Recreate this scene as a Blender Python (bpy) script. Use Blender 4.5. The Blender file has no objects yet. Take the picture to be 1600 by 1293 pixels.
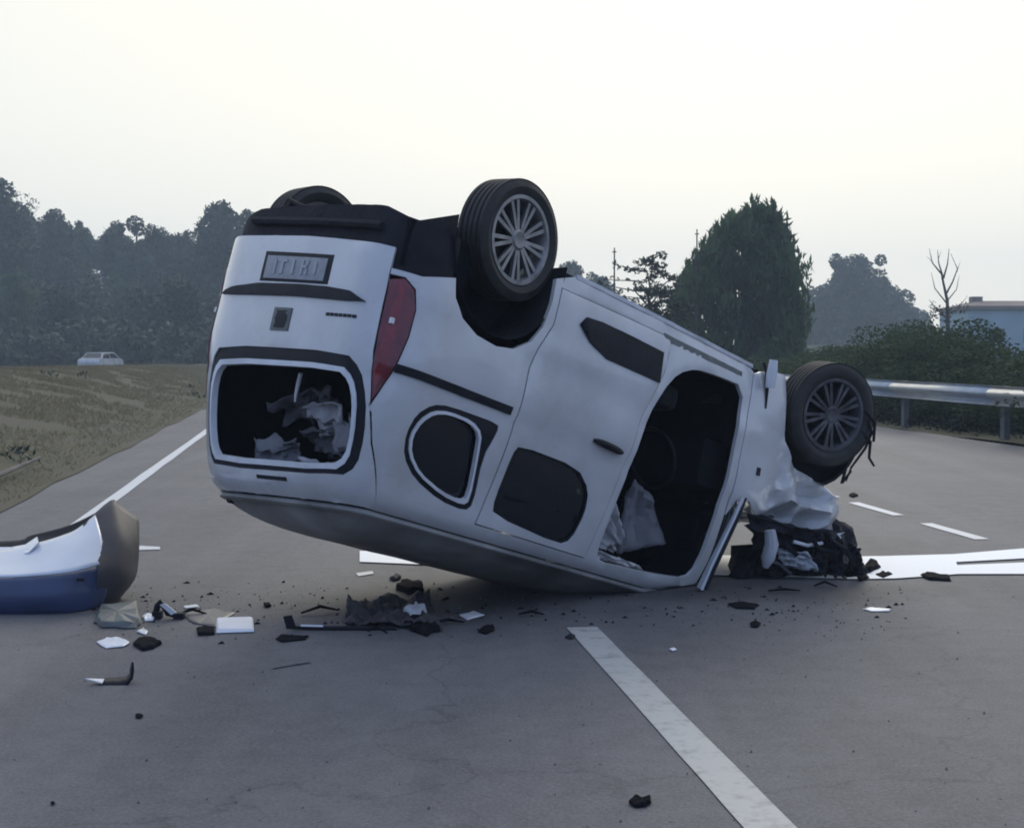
import bpy, math, random
import numpy as np
from mathutils import Vector, Matrix, noise
from mathutils.geometry import delaunay_2d_cdt
R = math.radians
C = bpy.context.scene
col = C.collection
rnd = random.Random(7)

# ------------------------------------------------------------------ camera, sky, sun, exposure
H = 1.5                      # eye height
FPX = 2250.0                 # focal length in photo pixels (photo 1600 px wide)
PITCH = math.atan(101.5 / FPX)
cd = bpy.data.cameras.new('camera'); cam = bpy.data.objects.new('camera', cd); col.objects.link(cam)
cam.location = (0, 0, H); cam.rotation_euler = (R(90) - PITCH, 0, 0)
cd.sensor_width = 36; cd.lens = 36 * FPX / 1600; cd.clip_start = .05; cd.clip_end = 6000
C.camera = cam

SUN_EL, SUN_AZ = R(27), R(10)      # azimuth clockwise from +Y (the view direction)
sundir = Vector((math.sin(SUN_AZ) * math.cos(SUN_EL), math.cos(SUN_AZ) * math.cos(SUN_EL), math.sin(SUN_EL)))
world = bpy.data.worlds.new("World"); C.world = world; world.use_nodes = True
nt = world.node_tree; nt.nodes.clear()
N = nt.nodes.new; L = nt.links.new
wo = N('ShaderNodeOutputWorld'); bg = N('ShaderNodeBackground'); sky = N('ShaderNodeTexSky')
sky.sky_type = 'NISHITA'; sky.sun_disc = False; sky.sun_elevation = SUN_EL; sky.sun_rotation = SUN_AZ
sky.air_density = 1.0; sky.dust_density = 2.0; sky.ozone_density = 3.0
bg.inputs['Strength'].default_value = 0.1
tc = N('ShaderNodeTexCoord'); dot = N('ShaderNodeVectorMath'); dot.operation = 'DOT_PRODUCT'
dot.inputs[1].default_value = (sundir.x, sundir.y, 0.20)
L(tc.outputs['Generated'], dot.inputs[0])
mr = N('ShaderNodeMapRange'); mr.inputs['From Min'].default_value = -1; mr.inputs['From Max'].default_value = 1
L(dot.outputs['Value'], mr.inputs['Value'])
ramp = N('ShaderNodeValToRGB'); L(mr.outputs['Result'], ramp.inputs['Fac'])
ramp.color_ramp.elements[0].position = 0.0; ramp.color_ramp.elements[0].color = (.21, .29, .49, 1)
ramp.color_ramp.elements[1].position = 1.0; ramp.color_ramp.elements[1].color = (.84, .785, .655, 1)
for p_, c_ in ((.35, (.27, .37, .60, 1)), (.62, (.50, .58, .74, 1)), (.84, (.68, .69, .65, 1))):
    e = ramp.color_ramp.elements.new(p_); e.color = c_
mapn = N('ShaderNodeMapping'); mapn.inputs['Scale'].default_value = (1, 1, 3.5); L(tc.outputs['Generated'], mapn.inputs['Vector'])
cl = N('ShaderNodeTexNoise'); cl.inputs['Scale'].default_value = 1.6; cl.inputs['Detail'].default_value = 5; L(mapn.outputs['Vector'], cl.inputs['Vector'])
clr = N('ShaderNodeMapRange'); clr.inputs['To Min'].default_value = .95; clr.inputs['To Max'].default_value = 1.05; L(cl.outputs['Fac'], clr.inputs['Value'])
veil = N('ShaderNodeVectorMath'); veil.operation = 'SCALE'; L(ramp.outputs['Color'], veil.inputs[0]); L(clr.outputs['Result'], veil.inputs['Scale'])
veil2 = N('ShaderNodeVectorMath'); veil2.operation = 'SCALE'; L(veil.outputs['Vector'], veil2.inputs[0]); veil2.inputs['Scale'].default_value = 15.0
hs = N('ShaderNodeHueSaturation'); hs.inputs['Saturation'].default_value = .5; L(sky.outputs['Color'], hs.inputs['Color'])
mx = N('ShaderNodeMix'); mx.data_type = 'RGBA'; mx.inputs['Factor'].default_value = .93
L(hs.outputs['Color'], mx.inputs['A']); L(veil2.outputs['Vector'], mx.inputs['B'])
L(mx.outputs['Result'], bg.inputs['Color']); L(bg.outputs['Background'], wo.inputs['Surface'])
sd = bpy.data.lights.new('sun', 'SUN'); sd.energy = .95; sd.angle = R(28); sd.color = (1, .93, .8)
sun = bpy.data.objects.new('sun', sd); col.objects.link(sun)
sun.rotation_euler = (-sundir).to_track_quat('-Z', 'Y').to_euler()
vs = C.view_settings; vs.view_transform = 'Standard'; vs.look = 'None'; vs.gamma = 1; vs.use_curve_mapping = False
vs.exposure = 0.0
C.cycles.filter_width = 1.9
C.cycles.volume_bounces = 1

# ------------------------------------------------------------------ helpers
def ray(u, v):
    a = (u - 800) / FPX; b = -(v - 646.5) / FPX
    return Vector((a, math.cos(PITCH) + b * math.sin(PITCH), -math.sin(PITCH) + b * math.cos(PITCH)))
def gp(u, v, z=0.0):
    d = ray(u, v); s = (z - H) / d.z
    return Vector((d.x * s, d.y * s, z))
def at(u, v, depth):
    d = ray(u, v); s = depth / d.y
    return Vector((d.x * s, depth, H + d.z * s))
TH = math.atan(300 / FPX)
RD = Vector((-math.sin(TH), math.cos(TH), 0)); RR = Vector((math.cos(TH), math.sin(TH), 0))
def road(off, dist, z=0.0):
    p = RR * off + RD * dist; return Vector((p.x, p.y, z))

def mat(name, color, rough=.6, var=.12, scale=6, bump=0.0, metal=0, coat=0, c2=None, detail=6, spec=.5, bscale=None):
    m = bpy.data.materials.new(name); m.use_nodes = True; t = m.node_tree; n = t.nodes.new; l = t.links.new
    b = t.nodes['Principled BSDF']; b.inputs['Roughness'].default_value = rough; b.inputs['Metallic'].default_value = metal
    b.inputs['Coat Weight'].default_value = coat; b.inputs['Coat Roughness'].default_value = .08
    b.inputs['Specular IOR Level'].default_value = spec
    co = n('ShaderNodeTexCoord'); ns = n('ShaderNodeTexNoise'); ns.inputs['Scale'].default_value = scale; ns.inputs['Detail'].default_value = detail
    l(co.outputs['Object'], ns.inputs['Vector'])
    r = n('ShaderNodeValToRGB'); r.color_ramp.elements[0].position = .3; r.color_ramp.elements[1].position = .7
    a = [max(0, x * (1 - var)) for x in color]; bb = c2 or [min(1, x * (1 + var)) for x in color]
    r.color_ramp.elements[0].color = (*a, 1); r.color_ramp.elements[1].color = (*bb, 1)
    l(ns.outputs['Fac'], r.inputs['Fac']); l(r.outputs['Color'], b.inputs['Base Color'])
    if bump:
        n2 = n('ShaderNodeTexNoise'); n2.inputs['Scale'].default_value = bscale or scale * 5; n2.inputs['Detail'].default_value = 4
        l(co.outputs['Object'], n2.inputs['Vector'])
        bp = n('ShaderNodeBump'); bp.inputs['Strength'].default_value = bump; bp.inputs['Distance'].default_value = .02
        l(n2.outputs['Fac'], bp.inputs['Height']); l(bp.outputs['Normal'], b.inputs['Normal'])
    return m

def mesh(name, verts, faces, m, parent=None, smooth=False, mats=None, fmat=None, ang=None):
    me = bpy.data.meshes.new(name); me.from_pydata([tuple(v) for v in verts], [], [tuple(f) for f in faces])
    for q in (mats or [m]): me.materials.append(q)
    if fmat: me.polygons.foreach_set('material_index', fmat)
    if smooth:
        me.polygons.foreach_set('use_smooth', [True] * len(me.polygons))
        me.set_sharp_from_angle(angle=ang or R(38))
    me.update()
    o = bpy.data.objects.new(name, me); col.objects.link(o)
    if parent: o.parent = parent
    return o
def tag(o, label=None, cat=None, group=None, kind=None):
    if label: o['label'] = label
    if cat: o['category'] = cat
    if group: o['group'] = group
    if kind: o['kind'] = kind
    return o
def empty(name, loc=(0, 0, 0), label=None, cat=None, group=None, rz=0):
    o = bpy.data.objects.new(name, None); col.objects.link(o); o.location = loc; o.rotation_euler = (0, 0, rz); o.empty_display_size = .2
    return tag(o, label, cat, group)
class MB:
    def __init__(s): s.v = []; s.f = []
    def add(s, v, f):
        k = len(s.v); s.v += [Vector(x) for x in v]; s.f += [tuple(i + k for i in q) for q in f]; return s
    def box(s, c, sz, rot=None, taper=1):
        x, y, z = [q / 2 for q in sz]
        vs_ = [Vector((a * x * (taper if d > 0 else 1), b * y * (taper if d > 0 else 1), d * z)) for d in (-1, 1) for b in (-1, 1) for a in (-1, 1)]
        if rot: vs_ = [rot @ q for q in vs_]
        return s.add([q + Vector(c) for q in vs_], [(0, 2, 3, 1), (4, 5, 7, 6), (0, 1, 5, 4), (2, 6, 7, 3), (0, 4, 6, 2), (1, 3, 7, 5)])
    def tube(s, pts, rad, n=8, cap=True):
        pts = [Vector(p) for p in pts]; k = len(s.v)
        if not isinstance(rad, (list, tuple)): rad = [rad] * len(pts)
        for i, p in enumerate(pts):
            d = (pts[min(i + 1, len(pts) - 1)] - pts[max(i - 1, 0)]).normalized()
            a = d.orthogonal().normalized() if i == 0 else (a - d * a.dot(d)).normalized()
            b = d.cross(a)
            for j in range(n):
                t = 2 * math.pi * j / n; s.v.append(p + (a * math.cos(t) + b * math.sin(t)) * rad[i])
        for i in range(len(pts) - 1):
            for j in range(n): s.f.append((k + i * n + j, k + i * n + (j + 1) % n, k + (i + 1) * n + (j + 1) % n, k + (i + 1) * n + j))
        if cap:
            s.f.append(tuple(k + j for j in reversed(range(n)))); s.f.append(tuple(k + (len(pts) - 1) * n + j for j in range(n)))
        return s
    def lathe(s, prof, n=48, axis='y'):   # prof: (axial, radius)
        k = len(s.v)
        for (a, r) in prof:
            for j in range(n):
                t = 2 * math.pi * j / n; s.v.append(Vector((r * math.cos(t), a, r * math.sin(t))))
        for i in range(len(prof) - 1):
            for j in range(n): s.f.append((k + i * n + j, k + (i + 1) * n + j, k + (i + 1) * n + (j + 1) % n, k + i * n + (j + 1) % n))
        return s
    def xf(s, M): s.v = [M @ q for q in s.v]; return s
    def build(s, name, m, parent=None, smooth=False, ang=None): return mesh(name, s.v, s.f, m, parent, smooth, ang=ang)
def nz(p, sc=1.0, seed=0): return noise.noise(Vector(p) * sc + Vector((seed * 7.1, seed * 3.7, seed)))

# ------------------------------------------------------------------ materials
paint = mat('white_car_paint', (.52, .53, .55), .26, .10, 2.2, coat=.75, c2=(.60, .61, .63), detail=9)
def scratch(m, amt=.35):
    t = m.node_tree; n = t.nodes.new; l = t.links.new; b = t.nodes['Principled BSDF']; src = b.inputs['Base Color'].links[0].from_socket
    co = n('ShaderNodeTexCoord'); out = None
    for k, (rot, sc) in enumerate((((0, .35, 0), (3, 20, 55)), ((0, -.9, .4), (2.5, 20, 70)))):
        mp = n('ShaderNodeMapping'); mp.inputs['Rotation'].default_value = rot; mp.inputs['Scale'].default_value = sc; l(co.outputs['Object'], mp.inputs['Vector'])
        a = n('ShaderNodeTexNoise'); a.inputs['Scale'].default_value = 1.0; a.inputs['Detail'].default_value = 3; l(mp.outputs['Vector'], a.inputs['Vector'])
        r1 = n('ShaderNodeMapRange'); r1.inputs['From Min'].default_value = .66; r1.inputs['From Max'].default_value = .74; l(a.outputs['Fac'], r1.inputs['Value'])
        g_ = n('ShaderNodeTexNoise'); g_.inputs['Scale'].default_value = 2.2 + k; l(co.outputs['Object'], g_.inputs['Vector'])
        r2 = n('ShaderNodeMapRange'); r2.inputs['From Min'].default_value = .5; r2.inputs['From Max'].default_value = .62; l(g_.outputs['Fac'], r2.inputs['Value'])
        mu = n('ShaderNodeMath'); mu.operation = 'MULTIPLY'; l(r1.outputs['Result'], mu.inputs[0]); l(r2.outputs['Result'], mu.inputs[1])
        m2 = n('ShaderNodeMath'); m2.operation = 'MULTIPLY'; l(mu.outputs[0], m2.inputs[0]); m2.inputs[1].default_value = amt
        mxn = n('ShaderNodeMix'); mxn.data_type = 'RGBA'; l(m2.outputs[0], mxn.inputs['Factor']); l(out or src, mxn.inputs['A']); mxn.inputs['B'].default_value = (.10, .095, .10, 1); out = mxn.outputs['Result']
    # road film: soft brownish grime patches
    g_ = n('ShaderNodeTexNoise'); g_.inputs['Scale'].default_value = 1.3; g_.inputs['Detail'].default_value = 8; g_.inputs['Roughness'].default_value = .65; l(co.outputs['Object'], g_.inputs['Vector'])
    r2 = n('ShaderNodeMapRange'); r2.inputs['From Min'].default_value = .48; r2.inputs['From Max'].default_value = .75; r2.inputs['To Max'].default_value = .45; l(g_.outputs['Fac'], r2.inputs['Value'])
    mxn = n('ShaderNodeMix'); mxn.data_type = 'RGBA'; l(r2.outputs['Result'], mxn.inputs['Factor']); l(out, mxn.inputs['A']); mxn.inputs['B'].default_value = (.27, .255, .24, 1)
    l(mxn.outputs['Result'], b.inputs['Base Color'])
    return m
scratch(paint)
roofp = mat('shaded_roof_paint', (.20, .195, .19), .55, .35, 2.5, c2=(.34, .335, .33), detail=9, bump=.1)  # shade of the downturned roof put into its white paint, plus scrape mottling
dirty = mat('dirty_white_paint', (.42, .44, .48), .5, .25, 5, coat=.1)
rubbish = mat('matt_black_plastic', (.008, .008, .011), .95, .3, 8, bump=.1, spec=.06)
black = mat('black_plastic', (.010, .011, .017), .6, .3, 8, bump=.1, spec=.22)
darkin = mat('dark_interior', (.007, .008, .012), .9, .3, 9, spec=.1)
under = mat('dark_underbody', (.014, .014, .020), .75, .4, 6, bump=.3, spec=.2)
rubber = mat('tyre_rubber', (.022, .021, .022), .75, .3, 14, bump=.15)
alloy = mat('silver_alloy', (.24, .24, .25), .42, .3, 12, metal=.6)
alloy_d = mat('grimy_alloy', (.085, .085, .095), .5, .5, 9, metal=.5)
steel = mat('galvanised_steel', (.42, .44, .45), .45, .15, 3, metal=.55)
steel_d = mat('dull_post_steel', (.10, .11, .12), .6, .2, 5, metal=.3)
trim = mat('pale_window_trim', (.62, .64, .68), .35, .1, 8)
glassd = mat('dark_glass', (.006, .008, .013), .06, .1, 3, spec=.6)
redl = mat('red_lamp_lens', (.13, .006, .018), .2, .35, 14, coat=.6)
redb = mat('bright_red_lens', (.17, .008, .018), .2, .3, 20, coat=.5)
seatm = mat('seat_fabric', (.010, .011, .015), .9, .3, 20)
cloth = mat('pale_crumpled_cloth', (.36, .36, .38), .9, .2, 6)
cloth_m = mat('mid_grey_cloth', (.20, .20, .22), .9, .2, 6)
cloth_d = mat('grey_cloth', (.09, .09, .10), .9, .3, 6)
foilw = mat('white_plastic', (.72, .74, .80), .4, .06, 8)
greyp = mat('grey_plastic', (.10, .115, .115), .6, .25, 10, bump=.2)
brownp = mat('grey_brown_felt', (.050, .046, .050), .9, .3, 10, bump=.4)
plate_m = mat('plate_face', (.22, .24, .27), .4, .2, 18)
platech = mat('plate_character', (.32, .34, .37), .5, .1, 8)
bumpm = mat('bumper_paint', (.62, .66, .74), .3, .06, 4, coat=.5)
bark = mat('bark', (.07, .058, .05), .9, .3, 5, bump=.5)
barkp = mat('pale_bark', (.13, .115, .11), .9, .3, 5)
leafA = mat('leaf_dark', (.032, .050, .030), .75, .45, .6, c2=(.055, .075, .038))
leafB = mat('leaf_olive', (.040, .055, .030), .75, .45, .5, c2=(.075, .085, .045))
leafC = mat('leaf_upright', (.026, .066, .040), .75, .4, .5, c2=(.070, .115, .050))
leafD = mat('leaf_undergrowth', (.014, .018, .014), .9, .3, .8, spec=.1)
leafH = mat('leaf_hedge', (.030, .050, .024), .85, .3, .8, c2=(.050, .074, .034), spec=.2)
drygrass = mat('dry_grass', (.17, .16, .09), .95, .3, .7, c2=(.25, .225, .14), spec=.1)
def translucent(m, fac, colr):
    t = m.node_tree; out = [q for q in t.nodes if q.type == 'OUTPUT_MATERIAL'][0]; b = t.nodes['Principled BSDF']
    tr = t.nodes.new('ShaderNodeBsdfTranslucent'); tr.inputs['Color'].default_value = (*colr, 1); mx_ = t.nodes.new('ShaderNodeMixShader'); mx_.inputs[0].default_value = fac
    t.links.new(b.outputs[0], mx_.inputs[1]); t.links.new(tr.outputs[0], mx_.inputs[2]); t.links.new(mx_.outputs[0], out.inputs['Surface'])
translucent(drygrass, .42, (.20, .18, .125)); translucent(leafC, .30, (.10, .17, .06)); translucent(leafH, .2, (.08, .12, .04))
wallm = mat('pale_blue_wall', (.30, .40, .46), .8, .1, .5)
roofm = mat('brown_roof', (.20, .15, .13), .9, .2, .8)

def setmat(m, fn):
    t = m.node_tree; fn(t, t.nodes['Principled BSDF']); return m
# asphalt
asph = bpy.data.materials.new('asphalt'); asph.use_nodes = True
t = asph.node_tree; n = t.nodes.new; l = t.links.new; b = t.nodes['Principled BSDF']
co = n('ShaderNodeTexCoord')
big = n('ShaderNodeTexNoise'); big.inputs['Scale'].default_value = .55; big.inputs['Detail'].default_value = 5; l(co.outputs['Object'], big.inputs['Vector'])
mp = n('ShaderNodeMapping'); mp.inputs['Rotation'].default_value = (0, 0, TH * -1); mp.inputs['Scale'].default_value = (1.6, .10, 1); l(co.outputs['Object'], mp.inputs['Vector'])
strk = n('ShaderNodeTexNoise'); strk.inputs['Scale'].default_value = 1.3; strk.inputs['Detail'].default_value = 4; l(mp.outputs['Vector'], strk.inputs['Vector'])
fine = n('ShaderNodeTexNoise'); fine.inputs['Scale'].default_value = 60; fine.inputs['Detail'].default_value = 5; l(co.outputs['Object'], fine.inputs['Vector'])
mid = n('ShaderNodeTexNoise'); mid.inputs['Scale'].default_value = 6; mid.inputs['Detail'].default_value = 6; mid.inputs['Roughness'].default_value = .7; l(co.outputs['Object'], mid.inputs['Vector'])
def mathn(op, a, bb):
    q = n('ShaderNodeMath'); q.operation = op
    for i, x in enumerate((a, bb)):
        if isinstance(x, (int, float)): q.inputs[i].default_value = x
        else: l(x, q.inputs[i])
    return q.outputs[0]
s1 = mathn('ADD', mathn('MULTIPLY', big.outputs['Fac'], .24), mathn('MULTIPLY', strk.outputs['Fac'], .28))
s2 = mathn('ADD', s1, mathn('ADD', mathn('MULTIPLY', fine.outputs['Fac'], .34), mathn('MULTIPLY', mid.outputs['Fac'], .30)))
vor = n('ShaderNodeTexVoronoi'); vor.inputs['Scale'].default_value = 140; l(co.outputs['Object'], vor.inputs['Vector'])
s2 = mathn('ADD', mathn('MULTIPLY', s2, .76), mathn('MULTIPLY', vor.outputs['Distance'], .16))
wv = n('ShaderNodeVectorMath'); wv.operation = 'ADD'; wn = n('ShaderNodeTexNoise'); wn.inputs['Scale'].default_value = 1.7; wn.inputs['Detail'].default_value = 5; l(co.outputs['Object'], wn.inputs['Vector'])
l(co.outputs['Object'], wv.inputs[0]); l(wn.outputs['Color'], wv.inputs[1])
ck = n('ShaderNodeTexVoronoi'); ck.feature = 'DISTANCE_TO_EDGE'; ck.inputs['Scale'].default_value = .33; l(wv.outputs['Vector'], ck.inputs['Vector'])
ckm = n('ShaderNodeMapRange'); ckm.inputs['From Min'].default_value = .0; ckm.inputs['From Max'].default_value = .006; ckm.inputs['To Min'].default_value = -.07; ckm.inputs['To Max'].default_value = 0; l(ck.outputs['Distance'], ckm.inputs['Value'])
s2 = mathn('ADD', s2, ckm.outputs['Result'])
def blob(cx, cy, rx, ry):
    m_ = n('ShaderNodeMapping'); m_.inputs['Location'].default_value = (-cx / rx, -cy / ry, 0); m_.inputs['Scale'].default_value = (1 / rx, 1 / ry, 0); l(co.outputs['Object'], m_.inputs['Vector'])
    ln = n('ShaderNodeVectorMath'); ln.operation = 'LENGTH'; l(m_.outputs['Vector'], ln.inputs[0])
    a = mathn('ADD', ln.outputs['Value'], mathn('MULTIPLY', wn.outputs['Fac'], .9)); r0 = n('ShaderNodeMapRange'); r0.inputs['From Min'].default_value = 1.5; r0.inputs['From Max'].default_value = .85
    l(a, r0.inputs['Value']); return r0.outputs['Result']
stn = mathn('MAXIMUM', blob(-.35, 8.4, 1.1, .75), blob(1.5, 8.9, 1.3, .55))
rp = n('ShaderNodeValToRGB'); l(s2, rp.inputs['Fac'])
rp.color_ramp.elements[0].position = .39; rp.color_ramp.elements[0].color = (.060, .060, .068, 1)
rp.color_ramp.elements[1].position = .61; rp.color_ramp.elements[1].color = (.150, .147, .155, 1)
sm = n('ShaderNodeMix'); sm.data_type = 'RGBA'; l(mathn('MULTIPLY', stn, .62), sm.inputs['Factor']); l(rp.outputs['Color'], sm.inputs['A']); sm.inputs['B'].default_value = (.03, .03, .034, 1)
l(sm.outputs['Result'], b.inputs['Base Color']); b.inputs['Roughness'].default_value = .72; b.inputs['Specular IOR Level'].default_value = .35
bp = n('ShaderNodeBump'); bp.inputs['Strength'].default_value = .35; bp.inputs['Distance'].default_value = .01
l(fine.outputs['Fac'], bp.inputs['Height']); l(bp.outputs['Normal'], b.inputs['Normal'])
# worn road paint: alpha-free, mixes paint with asphalt colour by noise
def paintmat(name, colr, wear):
    m = bpy.data.materials.new(name); m.use_nodes = True; t = m.node_tree; n = t.nodes.new; l = t.links.new; b = t.nodes['Principled BSDF']
    co = n('ShaderNodeTexCoord'); q = n('ShaderNodeTexNoise'); q.inputs['Scale'].default_value = 9; q.inputs['Detail'].default_value = 8; q.inputs['Roughness'].default_value = .75
    l(co.outputs['Object'], q.inputs['Vector']); r = n('ShaderNodeValToRGB'); l(q.outputs['Fac'], r.inputs['Fac'])
    r.color_ramp.elements[0].position = wear - .1; r.color_ramp.elements[0].color = (*[x * .45 for x in colr], 1)
    r.color_ramp.elements[1].position = wear + .12; r.color_ramp.elements[1].color = (*colr, 1)
    l(r.outputs['Color'], b.inputs['Base Color']); b.inputs['Roughness'].default_value = .6; return m
lanep = paintmat('worn_lane_paint', (.40, .40, .39), .38)
edgep = paintmat('edge_line_paint', (.62, .62, .63), .32)
bandp = paintmat('bright_band_paint', (.92, .92, .93), .22)
# verge ground
verge_m = bpy.data.materials.new('verge_soil'); verge_m.use_nodes = True
t = verge_m.node_tree; n = t.nodes.new; l = t.links.new; b = t.nodes['Principled BSDF']
co = n('ShaderNodeTexCoord'); q = n('ShaderNodeTexNoise'); q.inputs['Scale'].default_value = .5; q.inputs['Detail'].default_value = 8; q.inputs['Roughness'].default_value = .65
l(co.outputs['Object'], q.inputs['Vector']); r_ = n('ShaderNodeValToRGB'); l(q.outputs['Fac'], r_.inputs['Fac'])
r_.color_ramp.elements[0].position = .33; r_.color_ramp.elements[0].color = (.092, .086, .056, 1)
r_.color_ramp.elements[1].position = .68; r_.color_ramp.elements[1].color = (.128, .116, .094, 1)
e = r_.color_ramp.elements.new(.5); e.color = (.118, .108, .072, 1)
l(r_.outputs['Color'], b.inputs['Base Color']); b.inputs['Roughness'].default_value = .95; b.inputs['Specular IOR Level'].default_value = .1
groundm = mat('rough_ground', (.07, .075, .045), .95, .35, .15, c2=(.12, .11, .07), spec=.1)
hillm = mat('wooded_hill', (.022, .034, .022), .95, .4, .08, c2=(.04, .052, .03), spec=.05)

# ------------------------------------------------------------------ the setting
def strip(name, pts, m, kind='structure'):   # pts: rows of Vectors (grid)
    v = []; f = []; w = len(pts[0])
    for row in pts: v += row
    for i in range(len(pts) - 1):
        for j in range(w - 1): f.append((i * w + j, i * w + j + 1, (i + 1) * w + j + 1, (i + 1) * w + j))
    o = mesh(name, v, f, m, smooth=True); 
    if kind: o['kind'] = kind
    return o
gg = []
for i in range(41):
    gg.append([Vector(((-1 + 2 * i / 40) * 360, -30 + 540 * j / 40, -.6)) for j in range(41)])
strip('ground', [list(r) for r in zip(*gg)], groundm)
ds = [-12 + 1.5 * i for i in range(60)] + [80 + 8 * i for i in range(50)]
# carriageway
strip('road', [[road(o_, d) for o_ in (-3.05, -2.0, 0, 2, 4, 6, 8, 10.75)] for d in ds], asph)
def crest(d): return .93 - .55 * min(1, max(0, (d - 42) / 62))
def vz(o_, d):      # verge height at offset o_ (negative = left)
    c = crest(d); a = -o_ - 2.95
    if a < 0: return .01
    if a < 6.1: s = a / 6.1; z = c * (s * s * (3 - 2 * s))
    elif a < 9: s = (a - 6.1) / 2.9; z = c + (-.2 - c) * (s * s * (3 - 2 * s))
    else: z = -.2
    return z + .008 + .022 * nz((o_, d, 0), .8) * min(1, a / 1.2)
offs = [-2.9, -3.05, -3.3, -3.7, -4.2, -4.8, -5.5, -6.2, -7, -7.8, -8.5, -9.1, -9.7, -10.5, -11.3, -12.2]
rows = []
for d in ds:
    jit = .10 * nz((d, 3, 0), .9) + .06 * nz((d, 9, 0), 3)
    rows.append([Vector((*road(o_ + (jit if i < 3 else 0), d).xy, vz(o_, d))) for i, o_ in enumerate(offs)])
strip('grass_verge', rows, verge_m)
strip('far_road', [[road(o_, d, -.19) for o_ in (-12.1, -14, -17, -20)] for d in ds], asph)
strip('far_verge', [[road(o_, d, z_) for o_, z_ in ((-19.9, -.18), (-23, .1), (-30, .5), (-60, -.58))] for d in ds], verge_m)
# right verge beyond the crash barrier
strip('right_verge', [[road(o_, d, z_ + (.06 * nz((o_, d, 0), .6) if o_ > 10 else 0)) for o_, z_ in ((10.7, .006), (10.9, .02), (11.5, .03), (13, .05), (16, .1), (24, .0), (60, -.3), (90, -.65))] for d in ds], groundm)
# painted markings
def line(name, off, d0, d1, w, m, seg=1.0, wob=.006):
    k = max(2, int((d1 - d0) / seg) + 1); rows = []
    for i in range(k):
        d = d0 + (d1 - d0) * i / (k - 1)
        a = wob * nz((d, off, 1), 2.3); c = wob * nz((d, off, 5), 2.3)
        rows.append([road(off - w / 2 + a, d, .005), road(off + w / 2 + c, d, .005)])
    return strip(name, rows, m)
line('edge_line', -2.06, -10, 350, .13, edgep, 1.2, .012)
line('lane_line', 1.39, 2.5, 7.58, .165, lanep, .05, .003)
line('lane_line', 1.37, -6, -1.5, .185, lanep, .3)
for d0, d1 in ((10.7, 11.75), (12.35, 13.45), (13.95, 15.0), (15.6, 16.6), (8.9, 9.9), (17.2, 18.3), (19, 20), (21, 22.1), (23, 24), (25, 26)):
    line('lane_line', 5.16, d0, d1, .12, edgep, .2, .012)
# bright transverse band crossing under the van, its far end split by a slit
def poly_sheet(name, pts, m, z=.009, kind='structure'):
    o = mesh(name, [Vector((p.x, p.y, z)) for p in pts], [tuple(range(len(pts)))], m); o['kind'] = kind; return o
bl = [(562, 862), (900, 866), (1300, 871), (1380, 870), (1490, 867), (1600, 858), (1750, 850)]
bu = [(562, 879), (900, 893), (1330, 906), (1400, 905), (1500, 898), (1600, 898), (1750, 900)]
rows = []
for (a, c) in zip(bl, bu):
    A, B = gp(*a), gp(*c); rows.append([Vector((*A.lerp(B, s).xy, .009)) for s in (0, .42, .58, 1)])
v = [p for r in rows for p in r]; f = []
for i in range(len(rows) - 1):
    for j in range(3):
        if j == 1 and i >= 4: continue
        f.append((i * 4 + j, i * 4 + j + 1, (i + 1) * 4 + j + 1, (i + 1) * 4 + j))
o = mesh('stop_line', v, f, bandp); o['kind'] = 'structure'
for q in ([(214, 853), (250, 855), (250, 859), (212, 860)], [(556, 896), (582, 893), (584, 897), (560, 901)]):
    poly_sheet('paint_fragment', [gp(*p) for p in q], edgep, .006)
# hills
def hill(name, fn, x0, x1, y0, y1, nx, ny, m):
    rows = [[Vector((x0 + (x1 - x0) * i / nx, y0 + (y1 - y0) * j / ny, fn(x0 + (x1 - x0) * i / nx, y0 + (y1 - y0) * j / ny))) for i in range(nx + 1)] for j in range(ny + 1)]
    return strip(name, rows, m)
def ss(x, a, b_): x = min(1, max(0, (x - a) / (b_ - a))); return x * x * (3 - 2 * x)
def hl(x, y):   # wooded slope on the left, higher to the left
    ang = x / y * FPX + 800
    top = 14.6 - 5.6 * ss(ang, -100, 250) - 2.5 * ss(ang, 500, 900) - 4 * ss(ang, 900, 1100)
    return -.5 + max(0, top) * ss(y, 128, 190) + .5 * nz((x, y, 0), .05)
hill('wooded_hill', hl, -170, 60, 110, 300, 46, 30, hillm)
def hr(x, y): return -.7 + 30 * ss(y, 380, 560) * math.exp(-((x - 150) / 95) ** 2) + 22 * ss(y, 380, 600) * math.exp(-((x + 40) / 80) ** 2) * 0 + 1.5 * nz((x, y, 0), .02)


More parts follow.
